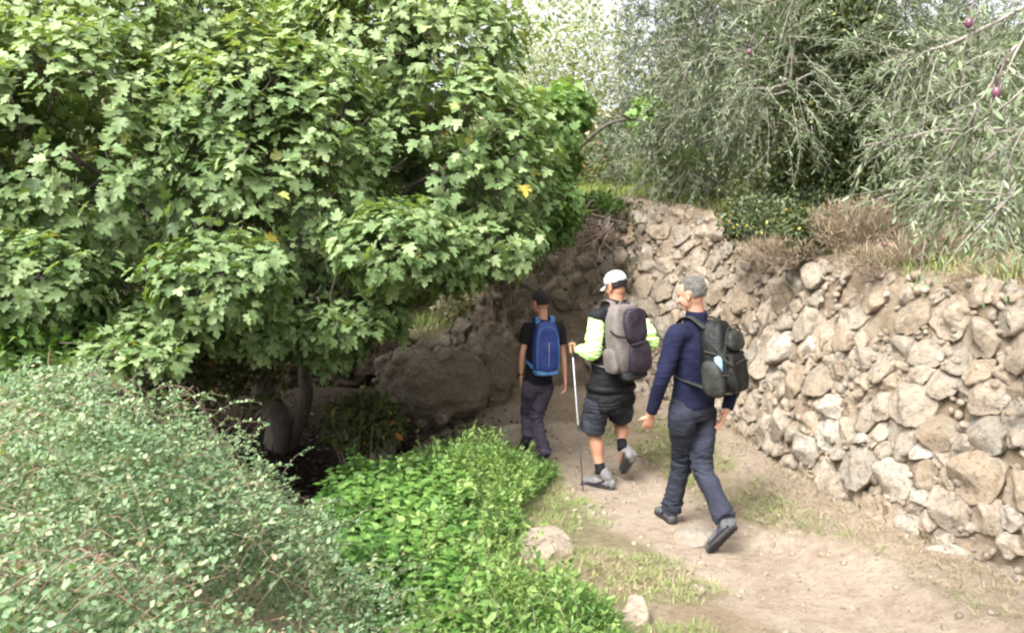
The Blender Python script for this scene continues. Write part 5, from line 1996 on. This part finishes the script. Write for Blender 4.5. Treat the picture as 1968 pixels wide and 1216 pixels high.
# ---------------- the boy
def boy():
    R, Fd = axes(14)
    J = dict(legs=.66, R=R, F=Fd, pelvis=P(1034, 732, 7.68), chest=P(1042, 655, 7.66), neck=P(1044, 611, 7.66), head=P(1039, 582, 7.66), hs=.95,
             Lsh=P(1015, 631, 7.63), Lel=P(1004, 680, 7.60), Lwr=P(1001, 722, 7.66), Rsh=P(1072, 629, 7.71), Rel=P(1082, 681, 7.70), Rwr=P(1086, 728, 7.66),
             Lhip=P(1020, 738, 7.66), Lkn=P(1014, 795, 7.84), Lan=P(1013, 838, 7.70), Rhip=P(1048, 738, 7.70), Rkn=P(1030, 808, 7.74), Ran=P(1048, 868, 7.58))
    J['HF'] = unit(axes(38)[1] + [0, 0, -.15])
    J['HU'] = unit(np.array([0, 0, 1.]) - np.dot([0, 0, 1.], J['HF']) * J['HF'])
    J['Rhe'] = P(1050, 888, 7.55); J['Rhe'][2] = gz(*J['Rhe'][:2]) + .01
    J['Rto'] = J['Rhe'] + Fd * .23; J['Rto'][2] = gz(*J['Rto'][:2]) + .005
    J['Lhe'] = P(1012, 850, 7.66)
    J['Lto'] = J['Lhe'] + unit(Fd * .7 + [0, 0, -.62]) * .22
    J['Lto'][2] = max(J['Lto'][2], gz(*J['Lto'][:2]) + .01)
    root = empty("person", [*J['pelvis'][:2], gz(*J['pelvis'][:2])])
    tag(root, "dark haired boy in a black t-shirt walking first in line into the shade", "person")
    k = .75
    parts, ax, p = figure(J, k)
    parts += hand_parts(J['Lwr'], unit(P(1001, 745, 7.70) - J['Lwr']), R, Fd, .86, .6)
    parts += hand_parts(J['Rwr'], unit(P(1086, 756, 7.64) - J['Rwr']), -R, Fd, .86, .5)
    V, F, N = remeshed(parts, .0050, 2)
    mk("body", V, F, M['skin'], root)
    eyes(root, p, ax, .92)
    hair_cap(root, J['head'], ax, .95, M['dark_hair'], lambda r, f, u: (u > -.50) & (f < .3) & ~((f > -.15) & (u < .02)) | (u > .45), r=(.083, .104, .099), seed=7, tuft=.007)
    up = unit(J['chest'] - J['pelvis'])
    pel, ch, nk = J['pelvis'], J['chest'], J['neck']
    tor = [sweep([pel - up * .02, pel + up * .05, pel * .5 + ch * .5, ch, ch * .5 + nk * .5, nk - up * .03, nk - up * .012],
                 [(.134, .10), (.130, .10), (.126, .094), (.142, .10), (.122, .082), (.063, .058), (.056, .053)], R, 24, 4, flat_ends=True)]
    for sd in 'LR':
        sh, el = J[sd + 'sh'], J[sd + 'el']
        tor.append(sweep([ch * .6 + sh * .4 + up * .01, sh, sh * .4 + el * .6], [.062, .063, .060], Fd, 16, 4, flat_ends=True))
    cloth("t_shirt", tor, M['tee'], root, .010, .007, 23, [(pel + up * .1, .15, .018)])
    leg = [sweep([pel + up * .04, pel - up * .03, pel - up * .08], [(.124, .096), (.132, .104), (.12, .096)], R, 22, 4, flat_ends=True)]
    for sd in 'LR':
        hp, kn, an = J[sd + 'hip'], J[sd + 'kn'], J[sd + 'an']
        leg.append(sweep([hp + up * .02, hp - up * .05, hp * .45 + kn * .55, kn, kn * .5 + an * .5, an + unit(an - kn) * .02], [.078, .082, .074, .062, .057, .055], R, 16, 5, flat_ends=True))
    cloth("trousers", leg, M['plum'], root, .010, .009, 29, [(J['Lkn'], .12, .03), (J['Rkn'], .12, .035), (J['Ran'], .1, .035)])
    shoe(root, "shoe", J['Lan'], J['Lhe'], J['Lto'], unit(J['Lkn'] - J['Lan']), M['black'], M['sole'], .9)
    shoe(root, "shoe", J['Ran'], J['Rhe'], J['Rto'], unit(J['Rkn'] - J['Ran']), M['black'], M['sole'], .9)
    V, F = sweep([J['Lwr'] + [0, 0, .01], J['Lwr'] + [0, 0, .028]], [.027, .027], R, 14, 2, flat_ends=True)
    mk("wristwatch", V, F, M['packblack'], root)
    B = unit(-Fd)
    U = np.array([0, 0, 1.])
    c = P(1049, 668, 7.50)
    bp = empty("backpack", c)
    tag(bp, "slim blue backpack with light blue edges on the boy's back", "backpack")
    V, F = pack_shape(c, R, B, U, .235, .47, .16, .5, .22, .12, 33, amp=.008)
    mk("bag", V, F, M['blue'], bp)
    V, F = pack_shape(c + B * .07 - U * .07, R, B, U, .165, .27, .06, .55, .2, .1, 35)
    mk("front_pocket", V, F, M['blue'], bp)
    V, F = pack_shape(c - U * .215 + B * .005, R, B, U, .225, .06, .15, .5, .1, .1, 36)
    mk("base_panel", V, F, M['lightblue'], bp)
    z = MB()
    z.add(*sweep([c + B * b_ + R * s_ + U * u_ for s_, b_, u_ in ((-.095, .07, -.18), (-.10, .07, 0), (-.075, .06, .15), (-.03, .055, .185), (.03, .055, .185), (.075, .06, .15), (.10, .07, 0), (.095, .07, -.18))], [.006] * 8, B, 8, 4))
    z.build("piping", M['lightblue'], bp)
    z = MB()
    z.add(*sweep([c + B * .105 + U * .05, c + B * .108 - U * .06, c + B * .105 - U * .15], [.004] * 3, B, 6, 3))
    z.build("zipper", M['metal'], bp)
    for sg, sh in ((-1, J['Lsh']), (1, J['Rsh'])):
        top = (nk * .5 + sh * .5) + up * .038
        strap(bp, [c + R * sg * .06 + U * .19 - B * .03, top - Fd * .06, top + up * .02, top + Fd * .07 - up * .02, ch + R * sg * .09 + Fd * .11, pel * .4 + ch * .6 + R * sg * .13 + Fd * .05, c + R * sg * .11 - U * .18 - B * .02], .045, M['lightblue'], ref=R)


navy_man()
cap_man()
boy()
